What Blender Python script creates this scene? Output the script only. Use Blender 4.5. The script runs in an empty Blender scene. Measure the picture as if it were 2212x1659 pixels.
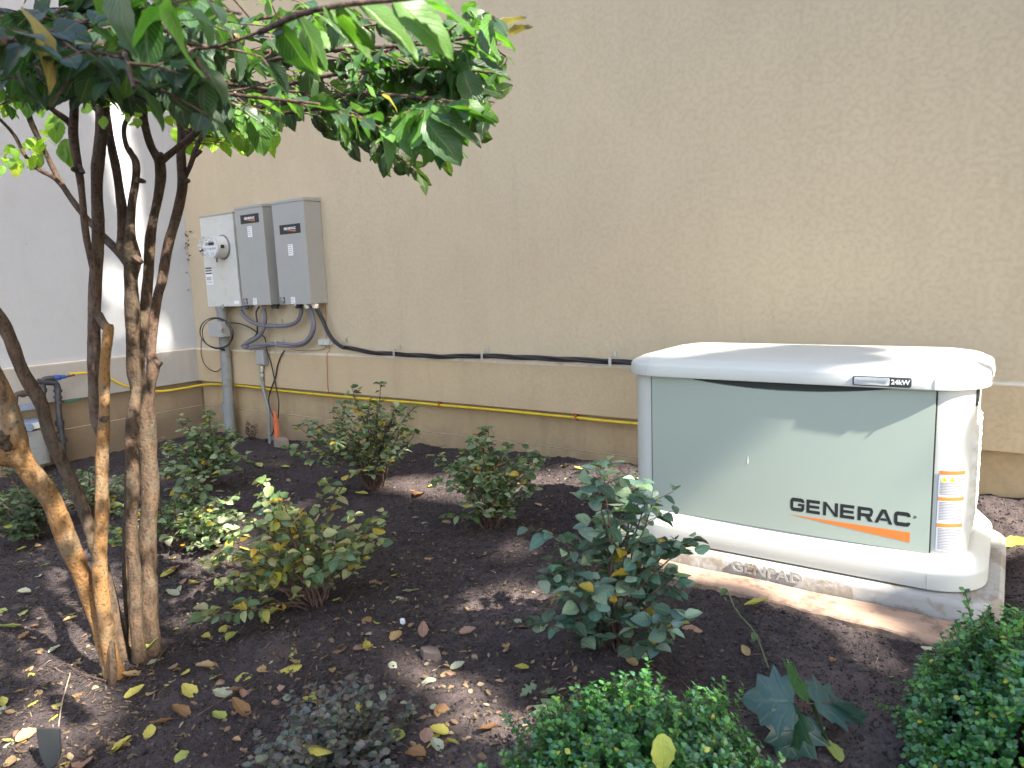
import bpy, math, random
import numpy as np
from mathutils import Vector, Matrix
random.seed(7); rng = np.random.default_rng(7)
sc = bpy.context.scene
COL = sc.collection
pi = math.pi

# ------------------------------------------------------------------ camera
CAM = np.array([6.2009, -3.6567, 1.14]); FPX = 1525.43
PITCH, ROLL, YAW = .14628, -.039206, .620475
FW = np.array([-math.sin(YAW)*math.cos(PITCH), math.cos(YAW)*math.cos(PITCH), -math.sin(PITCH)])
R0 = np.cross(FW, [0, 0, 1]); R0 /= np.linalg.norm(R0); U0 = np.cross(R0, FW)
RT = R0*math.cos(ROLL)+U0*math.sin(ROLL); UP = -R0*math.sin(ROLL)+U0*math.cos(ROLL)
cd = bpy.data.cameras.new('camera'); cam = bpy.data.objects.new('camera', cd); COL.objects.link(cam)
M = Matrix(((RT[0], UP[0], -FW[0], CAM[0]), (RT[1], UP[1], -FW[1], CAM[1]), (RT[2], UP[2], -FW[2], CAM[2]), (0, 0, 0, 1)))
cam.matrix_world = M
cd.sensor_width = 36; cd.lens = 36*FPX/2212; cd.clip_start = .05; cd.clip_end = 500
cd.dof.use_dof = True; cd.dof.focus_distance = 4.0; cd.dof.aperture_fstop = 7.0
sc.camera = cam

def ray(u, v):
    return FW+RT*(u-1106)/FPX-UP*(v-829.5)/FPX
def onW1(u, v, y=0.):
    d = ray(u, v); return CAM+d*(y-CAM[1])/d[1]
def onW2(u, v, x=0.):
    d = ray(u, v); return CAM+d*(x-CAM[0])/d[0]
def onZ(u, v, z=0.):
    d = ray(u, v); return CAM+d*(z-CAM[2])/d[2]
FH = np.array([-math.sin(YAW), math.cos(YAW), 0])
def at(u, v, dh):
    d = ray(u, v); return CAM+d*dh/(d@FH)
def proj(X):
    d = np.asarray(X)-CAM; z = d@FW
    return 1106+FPX*(d@RT)/z, 829.5-FPX*(d@UP)/z, z

# ------------------------------------------------------------------ light
SUN = np.array([1., -.11, .90]); SUN /= np.linalg.norm(SUN)
w = bpy.data.worlds.new('World'); sc.world = w; w.use_nodes = True
nt = w.node_tree; bg = nt.nodes['Background']; sky = nt.nodes.new('ShaderNodeTexSky')
sky.sky_type = 'NISHITA'; sky.sun_disc = False
sky.sun_elevation = math.asin(SUN[2]); sky.sun_rotation = math.atan2(SUN[0], SUN[1])
sky.air_density = 1.0; sky.dust_density = 2.5; sky.ozone_density = .6
nt.links.new(sky.outputs[0], bg.inputs[0]); bg.inputs[1].default_value = .12
sl = bpy.data.lights.new('sun', 'SUN'); sl.energy = 4.3; sl.angle = math.radians(.8); sl.color = (1, .93, .82)
so = bpy.data.objects.new('sun', sl); COL.objects.link(so)
so.rotation_euler = Vector(SUN).to_track_quat('Z', 'Y').to_euler(); so.location = (20, -5, 20)
sc.view_settings.view_transform = 'Standard'; sc.view_settings.look = 'None'
sc.view_settings.exposure = 2.65; sc.view_settings.gamma = 1
sc.render.engine = 'CYCLES'
sc.cycles.max_bounces = 8; sc.cycles.diffuse_bounces = 5; sc.cycles.transmission_bounces = 6; sc.cycles.transparent_max_bounces = 8

# ------------------------------------------------------------------ helpers
class G:
    """collects geometry of one mesh"""
    def __init__(s): s.v = []; s.f = []; s.n = 0
    def add(s, v, f):
        v = [tuple(map(float, q)) for q in v]
        s.v += v; s.f += [tuple(i+s.n for i in q) for q in f]; s.n += len(v); return s
    def box(s, a, b):
        x0, y0, z0 = a; x1, y1, z1 = b
        return s.add([(x0,y0,z0),(x1,y0,z0),(x1,y1,z0),(x0,y1,z0),(x0,y0,z1),(x1,y0,z1),(x1,y1,z1),(x0,y1,z1)],
              [(0,3,2,1),(4,5,6,7),(0,1,5,4),(1,2,6,5),(2,3,7,6),(3,0,4,7)])
    def tube(s, pts, rad, seg=10, caps=True, wob=0., fr=None):
        pts = np.array(pts, float); n = len(pts)
        rad = np.full(n, rad, float) if np.isscalar(rad) else np.array(rad, float)
        T = np.gradient(pts, axis=0); T /= np.linalg.norm(T, axis=1)[:, None]+1e-12
        up = np.array([0, 0, 1.]) if abs(T[0][2]) < .9 else np.array([1., 0, 0])
        N = np.cross(T[0], up); N /= np.linalg.norm(N); vs = []
        for i in range(n):
            N = N-T[i]*(N@T[i]); N /= np.linalg.norm(N); B = np.cross(T[i], N)
            for k in range(seg):
                a = 2*pi*k/seg; r = rad[i]*(1+(rng.uniform(-wob, wob) if wob else 0))
                vs.append(pts[i]+r*(math.cos(a)*N+math.sin(a)*B))
        fs = [(i*seg+k, i*seg+(k+1) % seg, (i+1)*seg+(k+1) % seg, (i+1)*seg+k) for i in range(n-1) for k in range(seg)]
        if caps: fs += [tuple(range(seg))[::-1], tuple((n-1)*seg+k for k in range(seg))]
        return s.add(vs, fs)
    def disc(s, c, ax, r, h, seg=24, r2=None):
        c = np.array(c, float); ax = np.array(ax, float); ax /= np.linalg.norm(ax)
        return s.tube([c, c+ax*h*.5, c+ax*h], [r, r if r2 is None else (r+r2)/2, r if r2 is None else r2], seg)
    def rings(s, rs, cap0=True, cap1=True):
        m = len(rs[0]); vs = [q for r in rs for q in r]
        fs = [(i*m+k, i*m+(k+1) % m, (i+1)*m+(k+1) % m, (i+1)*m+k) for i in range(len(rs)-1) for k in range(m)]
        if cap0: fs.append(tuple(range(m))[::-1])
        if cap1: fs.append(tuple((len(rs)-1)*m+k for k in range(m)))
        return s.add(vs, fs)
    def build(s, name, mat, parent=None, smooth=True, bevel=0., auto=35):
        me = bpy.data.meshes.new(name); me.from_pydata(s.v, [], s.f); me.validate(); me.update()
        me.materials.append(mat)
        o = bpy.data.objects.new(name, me); COL.objects.link(o)
        if smooth:
            me.polygons.foreach_set('use_smooth', [True]*len(me.polygons))
            try: me.set_sharp_from_angle(angle=math.radians(auto))
            except Exception: pass
        if bevel:
            b = o.modifiers.new('bevel', 'BEVEL'); b.width = bevel; b.segments = 3; b.limit_method = 'ANGLE'; b.angle_limit = math.radians(40)
            b.harden_normals = True
        if parent is not None:
            o.parent = parent; o.matrix_parent_inverse = parent.matrix_world.inverted()
        return o
def tag(o, label=None, cat=None, group=None, kind=None):
    if label: o['label'] = label
    if cat: o['category'] = cat
    if group: o['group'] = group
    if kind: o['kind'] = kind
    return o
def thing(name, loc, label, cat, group=None):
    o = bpy.data.objects.new(name, None); COL.objects.link(o); o.location = [float(q) for q in loc]
    o.empty_display_size = .05
    o.matrix_world = Matrix.Translation(o.location)
    return tag(o, label, cat, group)
def smooth(pts, n=8):
    """Catmull-Rom through points (any dimension)"""
    P = np.array(pts, float); P = np.vstack([2*P[0]-P[1], P, 2*P[-1]-P[-2]]); out = []
    for i in range(1, len(P)-2):
        for t in np.linspace(0, 1, n, endpoint=False):
            a, b, c, d = P[i-1], P[i], P[i+1], P[i+2]
            out.append(.5*((2*b)+(-a+c)*t+(2*a-5*b+4*c-d)*t*t+(-a+3*b-3*c+d)*t**3))
    out.append(P[-2]); return np.array(out)

# ------------------------------------------------------------------ materials
def new_mat(name):
    m = bpy.data.materials.new(name); m.use_nodes = True; return m, m.node_tree, m.node_tree.nodes['Principled BSDF']
def N(nt, t, **k):
    n = nt.nodes.new(t)
    for a, b in k.items():
        if hasattr(n, a): setattr(n, a, b)
        else: n.inputs[a.replace('_', ' ')].default_value = b
    return n
def ramp(nt, src, stops):
    r = nt.nodes.new('ShaderNodeValToRGB'); e = r.color_ramp.elements
    while len(e) < len(stops): e.new(.5)
    for i, (p, c) in enumerate(stops): e[i].position = p; e[i].color = (*c, 1) if len(c) == 3 else c
    nt.links.new(src, r.inputs[0]); return r.outputs[0]
def coords(nt, scale=(1, 1, 1)):
    t = nt.nodes.new('ShaderNodeTexCoord'); mp = nt.nodes.new('ShaderNodeMapping'); mp.inputs['Scale'].default_value = scale
    g = nt.nodes.new('ShaderNodeNewGeometry'); nt.links.new(g.outputs['Position'], mp.inputs[0]); return mp.outputs[0]
def noise(nt, vec, scale, detail=4, rough=.55, dist=0.):
    n = nt.nodes.new('ShaderNodeTexNoise'); n.inputs['Scale'].default_value = scale; n.inputs['Detail'].default_value = detail
    n.inputs['Roughness'].default_value = rough; n.inputs['Distortion'].default_value = dist
    nt.links.new(vec, n.inputs['Vector']); return n.outputs['Fac']
def math_(nt, op, a, b=None, c=None):
    n = nt.nodes.new('ShaderNodeMath'); n.operation = op
    for i, q in enumerate((a, b, c)):
        if q is None: continue
        if isinstance(q, (int, float)): n.inputs[i].default_value = q
        else: nt.links.new(q, n.inputs[i])
    return n.outputs[0]
def mix(nt, f, a, b, blend='MIX'):
    n = nt.nodes.new('ShaderNodeMix'); n.data_type = 'RGBA'; n.blend_type = blend
    for s, q in ((0, f), (6, a), (7, b)):
        if isinstance(q, (int, float)): n.inputs[s].default_value = q
        elif isinstance(q, tuple): n.inputs[s].default_value = (*q, 1)
        else: nt.links.new(q, n.inputs[s])
    return n.outputs[2]
def bump(nt, bs, h, strength=.5, dist=.01, prev=None):
    b = nt.nodes.new('ShaderNodeBump'); b.inputs['Strength'].default_value = strength; b.inputs['Distance'].default_value = dist
    nt.links.new(h, b.inputs['Height'])
    if prev is not None: nt.links.new(prev, b.inputs['Normal'])
    nt.links.new(b.outputs[0], bs.inputs['Normal']); return b.outputs[0]

def plain(name, col, rough=.5, metal=0., var=.12, bmp=.08, bscale=300, dirt=None, spec=.5):
    m, nt, bs = new_mat(name); v = coords(nt)
    n1 = noise(nt, v, 9, 5); n2 = noise(nt, v, 55, 4)
    c = mix(nt, n1, tuple(q*(1-var) for q in col), tuple(min(1, q*(1+var)) for q in col))
    if dirt:
        f = ramp(nt, noise(nt, v, 14, 8, .7), [(.52, (0, 0, 0)), (.68, (1, 1, 1))]); c = mix(nt, math_(nt, 'MULTIPLY', f, dirt[1]), c, dirt[0])
    nt.links.new(c, bs.inputs['Base Color']); bs.inputs['Metallic'].default_value = metal
    r = math_(nt, 'ADD', math_(nt, 'MULTIPLY', math_(nt, 'SUBTRACT', n2, .5), .25), rough); nt.links.new(r, bs.inputs['Roughness'])
    bs.inputs['Specular IOR Level'].default_value = spec
    if bmp: bump(nt, bs, noise(nt, v, bscale, 3), bmp, .002)
    return m

def stucco(name, col, col2, stain=0., sc_=1., warm=None):
    m, nt, bs = new_mat(name); v = coords(nt)
    big = noise(nt, v, .9, 5, .6); mid = noise(nt, v, 9, 8, .72); fine = noise(nt, v, 160, 3, .6)
    c = mix(nt, big, col, col2); c = mix(nt, math_(nt, 'MULTIPLY', mid, .35), c, tuple(q*.78 for q in col))
    # trowelled worm grooves: thin valleys where two distorted noises cross their middle value
    wv = noise(nt, v, 185*sc_, 1.5, .5, 1.6)
    g = math_(nt, 'ABSOLUTE', math_(nt, 'SUBTRACT', wv, .5)); g = ramp(nt, g, [(.0, (0, 0, 0)), (.035, (.75, .75, .75)), (.1, (1, 1, 1))])
    msk = ramp(nt, noise(nt, v, 45*sc_, 2, .5), [(.42, (0, 0, 0)), (.56, (1, 1, 1))])
    g = mix(nt, msk, (1., 1., 1.), g)
    c = mix(nt, math_(nt, 'MULTIPLY', math_(nt, 'SUBTRACT', 1., g), .05), c, tuple(q*.45 for q in col))
    if stain:
        sv = coords(nt, (3.2, 3.2, .45)); st = ramp(nt, noise(nt, sv, 2.2, 7, .72), [(.5, (0, 0, 0)), (.72, (1, 1, 1))])
        c = mix(nt, math_(nt, 'MULTIPLY', st, stain), c, tuple(q*f for q, f in zip(col, (.5, .47, .42))))
    gz = nt.nodes.new('ShaderNodeSeparateXYZ'); nt.links.new(v, gz.inputs[0])
    sb = math_(nt, 'SUBTRACT', .16, gz.outputs[2]); sb = math_(nt, 'MULTIPLY', math_(nt, 'ADD', sb, math_(nt, 'MULTIPLY', math_(nt, 'SUBTRACT', noise(nt, v, 11, 7, .75), .5), .5)), 2.2)
    sb = math_(nt, 'MINIMUM', math_(nt, 'MAXIMUM', sb, 0.), .5); c = mix(nt, sb, c, (.12, .085, .06))
    tp = ramp(nt, noise(nt, coords(nt, (1, 1, .6)), 2.6, 6, .65, .8), [(.4, (0, 0, 0)), (.66, (1, 1, 1))]); c = mix(nt, math_(nt, 'MULTIPLY', tp, .22), c, tuple(q*.72 for q in col))
    sp = ramp(nt, noise(nt, v, 35, 2, .4), [(.74, (0, 0, 0)), (.77, (1, 1, 1))]); c = mix(nt, math_(nt, 'MULTIPLY', sp, .25), c, (.25, .19, .12))
    nt.links.new(c, bs.inputs['Base Color']); bs.inputs['Roughness'].default_value = .88; bs.inputs['Specular IOR Level'].default_value = .25
    h = math_(nt, 'ADD', math_(nt, 'MULTIPLY', g, .8), math_(nt, 'MULTIPLY', fine, .35)); h = math_(nt, 'ADD', h, math_(nt, 'MULTIPLY', mid, .7))
    bump(nt, bs, h, .55, .002); return m

def leafmat(name, trans=.35, rough=.45, veins=9, spec=.5, back=(1.35, 1.3, 1.25), vc=.2):
    m, nt, bs = new_mat(name)
    at_ = nt.nodes.new('ShaderNodeAttribute'); at_.attribute_name = 'tint'
    uv = nt.nodes.new('ShaderNodeUVMap'); uv.uv_map = 'UVMap'; sp = nt.nodes.new('ShaderNodeSeparateXYZ'); nt.links.new(uv.outputs[0], sp.inputs[0])
    au = math_(nt, 'ABSOLUTE', sp.outputs[0])
    ph = math_(nt, 'SUBTRACT', math_(nt, 'MULTIPLY', sp.outputs[1], veins*2*pi), math_(nt, 'MULTIPLY', au, veins*2.6))
    sv = math_(nt, 'SINE', ph); sv = ramp(nt, sv, [(.6, (0, 0, 0)), (1., (1, 1, 1))])
    mr = ramp(nt, au, [(.02, (1, 1, 1)), (.1, (0, 0, 0))])
    ve = math_(nt, 'MAXIMUM', math_(nt, 'MULTIPLY', sv, .6), mr)
    v = coords(nt); mott = noise(nt, v, 90, 5, .6)
    c = mix(nt, math_(nt, 'MULTIPLY', mott, .45), at_.outputs['Color'], (0.02, .03, .012))
    c = mix(nt, math_(nt, 'MULTIPLY', ve, vc), c, (.35, .42, .2))
    bk = nt.nodes.new('ShaderNodeNewGeometry')
    cb = mix(nt, 1., c, back, 'MULTIPLY'); c2 = mix(nt, bk.outputs['Backfacing'], c, cb)
    nt.links.new(c2, bs.inputs['Base Color']); bs.inputs['Roughness'].default_value = rough; bs.inputs['Specular IOR Level'].default_value = spec
    bn = bump(nt, bs, math_(nt, 'SUBTRACT', 1., ve), .5, .0025)
    tr = nt.nodes.new('ShaderNodeBsdfTranslucent'); ct = mix(nt, 1., c, (2.2, 2.5, .9), 'MULTIPLY'); nt.links.new(ct, tr.inputs[0]); nt.links.new(bn, tr.inputs[1])
    ms = nt.nodes.new('ShaderNodeMixShader'); ms.inputs[0].default_value = trans
    nt.links.new(bs.outputs[0], ms.inputs[1]); nt.links.new(tr.outputs[0], ms.inputs[2])
    nt.links.new(ms.outputs[0], nt.nodes['Material Output'].inputs[0]); return m

def barkmat(name, dark, light, lichen, lf=.5, orange=None):
    m, nt, bs = new_mat(name); v = coords(nt); vs = coords(nt, (1, 1, .35))
    a = noise(nt, vs, 48, 6, .7); b = noise(nt, v, 12, 4); d = noise(nt, v, 95, 3)
    c = mix(nt, ramp(nt, a, [(.35, (0, 0, 0)), (.62, (1, 1, 1))]), dark, light)
    if orange:
        c = mix(nt, ramp(nt, noise(nt, vs, 9, 3), [(.36, (0, 0, 0)), (.5, (1, 1, 1))]), c, mix(nt, a, tuple(q*.5 for q in orange), orange))
    c = mix(nt, math_(nt, 'MULTIPLY', ramp(nt, b, [(.48, (0, 0, 0)), (.62, (1, 1, 1))]), lf), c, lichen)
    spk = ramp(nt, d, [(.34, (1, 1, 1)), (.44, (0, 0, 0))]); c = mix(nt, math_(nt, 'MULTIPLY', spk, .6), c, tuple(q*.3 for q in dark))
    nt.links.new(c, bs.inputs['Base Color']); bs.inputs['Roughness'].default_value = .85; bs.inputs['Specular IOR Level'].default_value = .3
    h = math_(nt, 'ADD', math_(nt, 'MULTIPLY', a, 1.), math_(nt, 'MULTIPLY', d, .6)); bump(nt, bs, h, 1., .008); return m

def island(name, cols, rough=.8, var_pos=None):
    m, nt, bs = new_mat(name); g = nt.nodes.new('ShaderNodeNewGeometry')
    c = ramp(nt, g.outputs['Random Per Island'], [(i/max(1, len(cols)-1), q) for i, q in enumerate(cols)])
    v = coords(nt); c = mix(nt, math_(nt, 'MULTIPLY', noise(nt, v, 120, 4), .5), c, (.03, .02, .014))
    nt.links.new(c, bs.inputs['Base Color']); bs.inputs['Roughness'].default_value = rough
    bump(nt, bs, noise(nt, v, 260, 3), .4, .002); return m

MT = {}
MT['w1'] = stucco('stucco_tan', (.555, .44, .29), (.475, .39, .268), stain=.14)
MT['w1b'] = stucco('stucco_band', (.54, .405, .245), (.49, .37, .225), stain=.22, sc_=1.25)
MT['w1l'] = stucco('stucco_plinth', (.47, .34, .19), (.42, .305, .175), stain=.4, sc_=1.25)
MT['w2'] = stucco('stucco_grey', (.47, .475, .485), (.42, .425, .435), stain=.1)
MT['w2b'] = stucco('stucco_grey_band', (.40, .375, .335), (.36, .34, .31), stain=.2, sc_=1.25)
MT['w2l'] = stucco('stucco_brown', (.26, .195, .125), (.22, .165, .105), stain=.5, sc_=1.25)
MT['cap'] = plain('ledge_lit_tone', (.58, .50, .38), .8, var=.1, bmp=.3, bscale=120, dirt=((.2, .15, .1), .4))  # light on the ledge top put into the colour, plus dirt
MT['gen'] = plain('pale_paint', (.50, .50, .455), .42, var=.015, bmp=.12, bscale=900)
MT['panel'] = plain('grey_green_paint', (.30, .345, .295), .42, var=.015, bmp=.1, bscale=900)
MT['gap'] = plain('dark_seam', (.02, .025, .022), .7)
MT['box'] = plain('grey_enamel', (.315, .31, .285), .45, var=.03, bmp=.06, bscale=500, dirt=((.2, .19, .17), .12))
MT['box1'] = plain('pale_enamel', (.51, .50, .45), .5, var=.05, bmp=.06, dirt=((.3, .28, .24), .35))
MT['galv'] = plain('galvanised', (.5, .5, .49), .35, metal=.8, var=.15)
MT['conduit'] = plain('grey_pvc', (.21, .215, .205), .6, var=.14, dirt=((.12, .1, .07), .6))
MT['flex'] = plain('grey_cable', (.15, .145, .165), .55, var=.15)
MT['black'] = plain('black_rubber', (.012, .012, .014), .4, var=.2)
MT['blackp'] = plain('black_plastic', (.018, .02, .022), .5, var=.15)
MT['white'] = plain('white_label', (.72, .72, .70), .6, var=.04)
MT['ink'] = plain('black_ink', (.012, .012, .013), .5)
MT['grey_ink'] = plain('grey_ink', (.30, .30, .32), .6)
MT['silver'] = plain('silver_plate', (.45, .48, .5), .35, metal=.3, var=.05)
MT['orange'] = plain('orange_ink', (.62, .16, .03), .5, var=.05)
MT['yellow_ink'] = plain('yellow_ink', (.75, .55, .03), .5)
MT['pink_ink'] = plain('red_ink', (.7, .25, .25), .5)
MT['whiteink'] = plain('white_ink', (.8, .8, .8), .5)
MT['yellow'] = plain('yellow_jacket', (.62, .43, .02), .4, var=.12, dirt=((.25, .17, .03), .5))
MT['copper'] = plain('copper', (.42, .13, .06), .5, metal=.5)
MT['cream'] = plain('cream_plastic', (.5, .5, .45), .5)
MT['iron'] = plain('black_iron', (.035, .036, .042), .5, var=.3, dirt=((.1, .06, .04), .5))
MT['rust'] = plain('rusty_iron', (.07, .045, .04), .7, var=.3)
MT['bluegrey'] = plain('blue_grey_paint', (.17, .22, .30), .45, var=.12, dirt=((.2, .17, .14), .5))
MT['bluev'] = plain('blue_paint', (.02, .08, .3), .4)
MT['greenv'] = plain('green_handle', (.02, .12, .09), .4)
MT['orangestake'] = plain('orange_plastic', (.72, .17, .07), .5, var=.1, dirt=((.35, .12, .06), .5))
MT['rock'] = plain('rock', (.22, .165, .12), .9, var=.3, bmp=.8, bscale=60, dirt=((.1, .08, .06), .6))
MT['slate'] = plain('slate', (.055, .06, .07), .6, var=.3, bmp=.7, bscale=40)
MT['glass'], _nt, _b = new_mat('clear_cover'); _b.inputs['Base Color'].default_value = (.9, .92, .93, 1); _b.inputs['Roughness'].default_value = .05
_b.inputs['Transmission Weight'].default_value = 1; _b.inputs['IOR'].default_value = 1.25; _b.inputs['Alpha'].default_value = .55

def concrete():
    m, nt, bs = new_mat('stained_pad'); v = coords(nt)
    a = noise(nt, v, 7, 8, .7, .4); b = noise(nt, v, 40, 5, .6)
    c = mix(nt, b, (.27, .26, .235), (.38, .365, .335)); f = ramp(nt, a, [(.50, (0, 0, 0)), (.57, (1, 1, 1))])
    c = mix(nt, math_(nt, 'MULTIPLY', f, .6), c, (.17, .12, .075)); nt.links.new(c, bs.inputs['Base Color'])
    bs.inputs['Roughness'].default_value = .8; bump(nt, bs, math_(nt, 'ADD', b, math_(nt, 'MULTIPLY', f, .3)), .4, .003); return m
MT['pad'] = concrete()
def woodm():
    m, nt, bs = new_mat('weathered_board'); v = coords(nt, (1.2, 12, 12)); v2 = coords(nt)
    a = noise(nt, v, 6, 6, .65, .3); c = mix(nt, a, (.20, .125, .085), (.44, .30, .215))
    f = ramp(nt, noise(nt, v2, 11, 7, .7), [(.5, (0, 0, 0)), (.62, (1, 1, 1))]); c = mix(nt, math_(nt, 'MULTIPLY', f, .7), c, (.07, .045, .035))
    nt.links.new(c, bs.inputs['Base Color']); bs.inputs['Roughness'].default_value = .9; bump(nt, bs, a, .5, .004); return m
MT['wood'] = woodm()

def soilm():
    m, nt, bs = new_mat('mulched_soil'); v = coords(nt)
    big = noise(nt, v, 1.6, 4, .6); mid = noise(nt, v, 14, 6, .7); fi = noise(nt, v, 90, 6, .75); vf = noise(nt, v, 320, 3, .7)
    c = mix(nt, ramp(nt, fi, [(.3, (0, 0, 0)), (.7, (1, 1, 1))]), (.021, .0165, .018), (.074, .058, .058))
    c2 = mix(nt, ramp(nt, fi, [(.3, (0, 0, 0)), (.7, (1, 1, 1))]), (.065, .05, .049), (.165, .125, .113))
    f = ramp(nt, math_(nt, 'ADD', math_(nt, 'MULTIPLY', big, .7), math_(nt, 'MULTIPLY', mid, .3)), [(.46, (0, 0, 0)), (.60, (1, 1, 1))])
    gx = nt.nodes.new('ShaderNodeSeparateXYZ'); nt.links.new(v, gx.inputs[0]); dry = math_(nt, 'MINIMUM', math_(nt, 'MAXIMUM', math_(nt, 'MULTIPLY', math_(nt, 'SUBTRACT', gx.outputs[0], 3.9), .7), .25), 1.)
    f = math_(nt, 'MULTIPLY', f, dry); c = mix(nt, f, c, c2)
    fl = ramp(nt, vf, [(.66, (0, 0, 0)), (.72, (1, 1, 1))]); c = mix(nt, math_(nt, 'MULTIPLY', fl, .55), c, (.26, .19, .15))
    nt.links.new(c, bs.inputs['Base Color']); bs.inputs['Roughness'].default_value = .95; bs.inputs['Specular IOR Level'].default_value = .2
    h = math_(nt, 'ADD', math_(nt, 'MULTIPLY', mid, .6), math_(nt, 'ADD', fi, math_(nt, 'MULTIPLY', vf, .4))); bump(nt, bs, h, 1., .007); return m
MT['soil'] = soilm()
MT['leaf_tree'] = leafmat('viburnum_leaf', .38, .42, 9)
MT['leaf_shrub'] = leafmat('shrub_leaf', .28, .5, 6)
MT['leaf_sap'] = leafmat('seedling_leaf', .2, .4, 4, .5, (1.3, 1.3, 1.2), .07)
MT['leaf_box'] = leafmat('boxwood_leaf', .25, .3, 2, .7)
MT['leaf_dark'] = leafmat('purple_leaf', .2, .5, 3)
MT['leaf_dead'] = leafmat('fallen_leaf', .12, .7, 7, .3, (1, 1, 1))
MT['bark'] = barkmat('grey_brown_bark', (.028, .017, .012), (.10, .062, .042), (.11, .095, .07), .3)
MT['bark_pale'] = barkmat('pale_bark', (.026, .016, .010), (.082, .052, .031), (.07, .062, .044), .35)
MT['bark_orange_lit'] = barkmat('orange_lit_bark', (.035, .02, .012), (.16, .10, .05), (.13, .115, .08), .5, orange=(.24, .125, .045))  # bark's own orange-brown with the warm sun glow put into the colour
MT['twig'] = barkmat('twig_bark', (.035, .02, .016), (.12, .07, .05), (.1, .08, .06), .2)
MT['chip'] = island('mulch_chips', [(.007, .006, .006), (.014, .011, .011), (.036, .027, .024), (.085, .06, .047), (.010, .009, .009), (.20, .14, .10)], .9)
MT['crumb'] = island('soil_crumbs', [(.011, .009, .010), (.03, .024, .023), (.06, .046, .042), (.02, .016, .016), (.13, .10, .09)], .95)

# ------------------------------------------------------------------ ground
def vnoise(x, y, s, seed):
    r = np.random.default_rng(seed); L = r.random((256, 256)); X = x/s; Y = y/s
    xi = np.floor(X).astype(int); yi = np.floor(Y).astype(int); fx = X-xi; fy = Y-yi; fx = fx*fx*(3-2*fx); fy = fy*fy*(3-2*fy)
    g = lambda a, b: L[a % 256, b % 256]
    return (g(xi, yi)*(1-fx)+g(xi+1, yi)*fx)*(1-fy)+(g(xi, yi+1)*(1-fx)+g(xi+1, yi+1)*fx)*fy-.5
GX, GY, GZ = 5.0474, -1.1013, .10   # front-left foot of the generator panel
MOUNDS = []
def gbase(x, y):
    x = np.asarray(x, float); y = np.asarray(y, float)
    z = np.interp(x, [0, 1, 1.7, 2.7, 4.4, 6.2, 8], [-.17, -.165, -.10, -.02, .05, .11, .13])
    z = z-.17*np.clip((-y-.1)/2.7, 0, 1.15)*np.interp(x, [0, 2.5, 4], [.1, .45, 1])
    nf = np.clip((-y-.05)/.3, 0, 1); z = z+(.05*vnoise(x, y, .9, 1)+.03*vnoise(x, y, .35, 2))*nf
    for mx, my, r, h in MOUNDS: z = z+h*np.exp(-((x-mx)**2+(y-my)**2)/(r*r))
    # keep the soil just below the pad top where the pad sits
    d = np.maximum(np.abs(x-5.533)-.66, np.abs(y+.80)-.42); f = np.clip(1-d/.25, 0, 1); f = f*f*(3-2*f)
    return z*(1-f)+.004*f
def gfull(x, y):
    x = np.asarray(x, float); y = np.asarray(y, float)
    z = gbase(x, y)+.018*vnoise(x, y, .12, 3)+.014*vnoise(x, y, .05, 4)+.009*np.abs(vnoise(x, y, .022, 5))*2
    return z
def pxg(u, v, z=0.):
    p = onZ(u, v, z)
    for _ in range(6): p = onZ(u, v, float(gbase(p[0], p[1])))
    return p
for (u, v, r, h) in [(1330, 1400, .22, .05), (1060, 1150, .2, .04), (690, 1310, .25, .04), (815, 1060, .22, .05), (300, 1400, .3, .03), (980, 1560, .3, .03)]:
    q = onZ(u, v, 0); MOUNDS.append((q[0], q[1], r, h))
def axis_(a, b, fine, lo, hi):
    c = list(np.arange(a, b+1e-9, fine)); st = fine; x = a
    L = []
    while x > lo: st *= 1.35; x -= st; L.append(x)
    H = []; st = fine; x = b
    while x < hi: st *= 1.35; x += st; H.append(x)
    return np.array(L[::-1]+c+H)
MOUNDS.append((4.3, -.5, .38, -.055))
xs = axis_(-.1, 7.3, .011, -25, 40); ys = axis_(-3.5, .05, .011, -40, 20)
XX, YY = np.meshgrid(xs, ys); ZZ = gfull(XX, YY)
far = np.clip((np.maximum(np.maximum(-3.6-YY, XX-7.4), 0))/1.5, 0, 1); ZZ = ZZ*(1-far)+(-.08)*far
nx, ny = len(xs), len(ys)
V = np.stack([XX.ravel(), YY.ravel(), ZZ.ravel()], 1)
idx = np.arange(nx*ny).reshape(ny, nx); F = np.stack([idx[:-1, :-1].ravel(), idx[:-1, 1:].ravel(), idx[1:, 1:].ravel(), idx[1:, :-1].ravel()], 1)
def np_mesh(name, V, F, mat, parent=None, tint=None, uv=None, smooth_=True):
    me = bpy.data.meshes.new(name); k = F.shape[1]
    me.vertices.add(len(V)); me.vertices.foreach_set('co', V.astype(np.float32).ravel())
    me.loops.add(F.size); me.loops.foreach_set('vertex_index', F.astype(np.int32).ravel())
    me.polygons.add(len(F)); me.polygons.foreach_set('loop_start', np.arange(0, F.size, k, dtype=np.int32))
    me.polygons.foreach_set('use_smooth', np.full(len(F), smooth_))
    if tint is not None:
        a = me.attributes.new('tint', 'FLOAT_COLOR', 'POINT'); a.data.foreach_set('color', np.concatenate([tint, np.ones((len(tint), 1))], 1).astype(np.float32).ravel())
    if uv is not None:
        l = me.uv_layers.new(name='UVMap'); l.data.foreach_set('uv', uv[F.ravel()].astype(np.float32).ravel())
    me.update(calc_edges=True); me.validate(); me.materials.append(mat)
    o = bpy.data.objects.new(name, me); COL.objects.link(o)
    if parent is not None: o.parent = parent; o.matrix_parent_inverse = parent.matrix_world.inverted()
    return o
tag(np_mesh('ground', V, F, MT['soil']), kind='structure')

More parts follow.
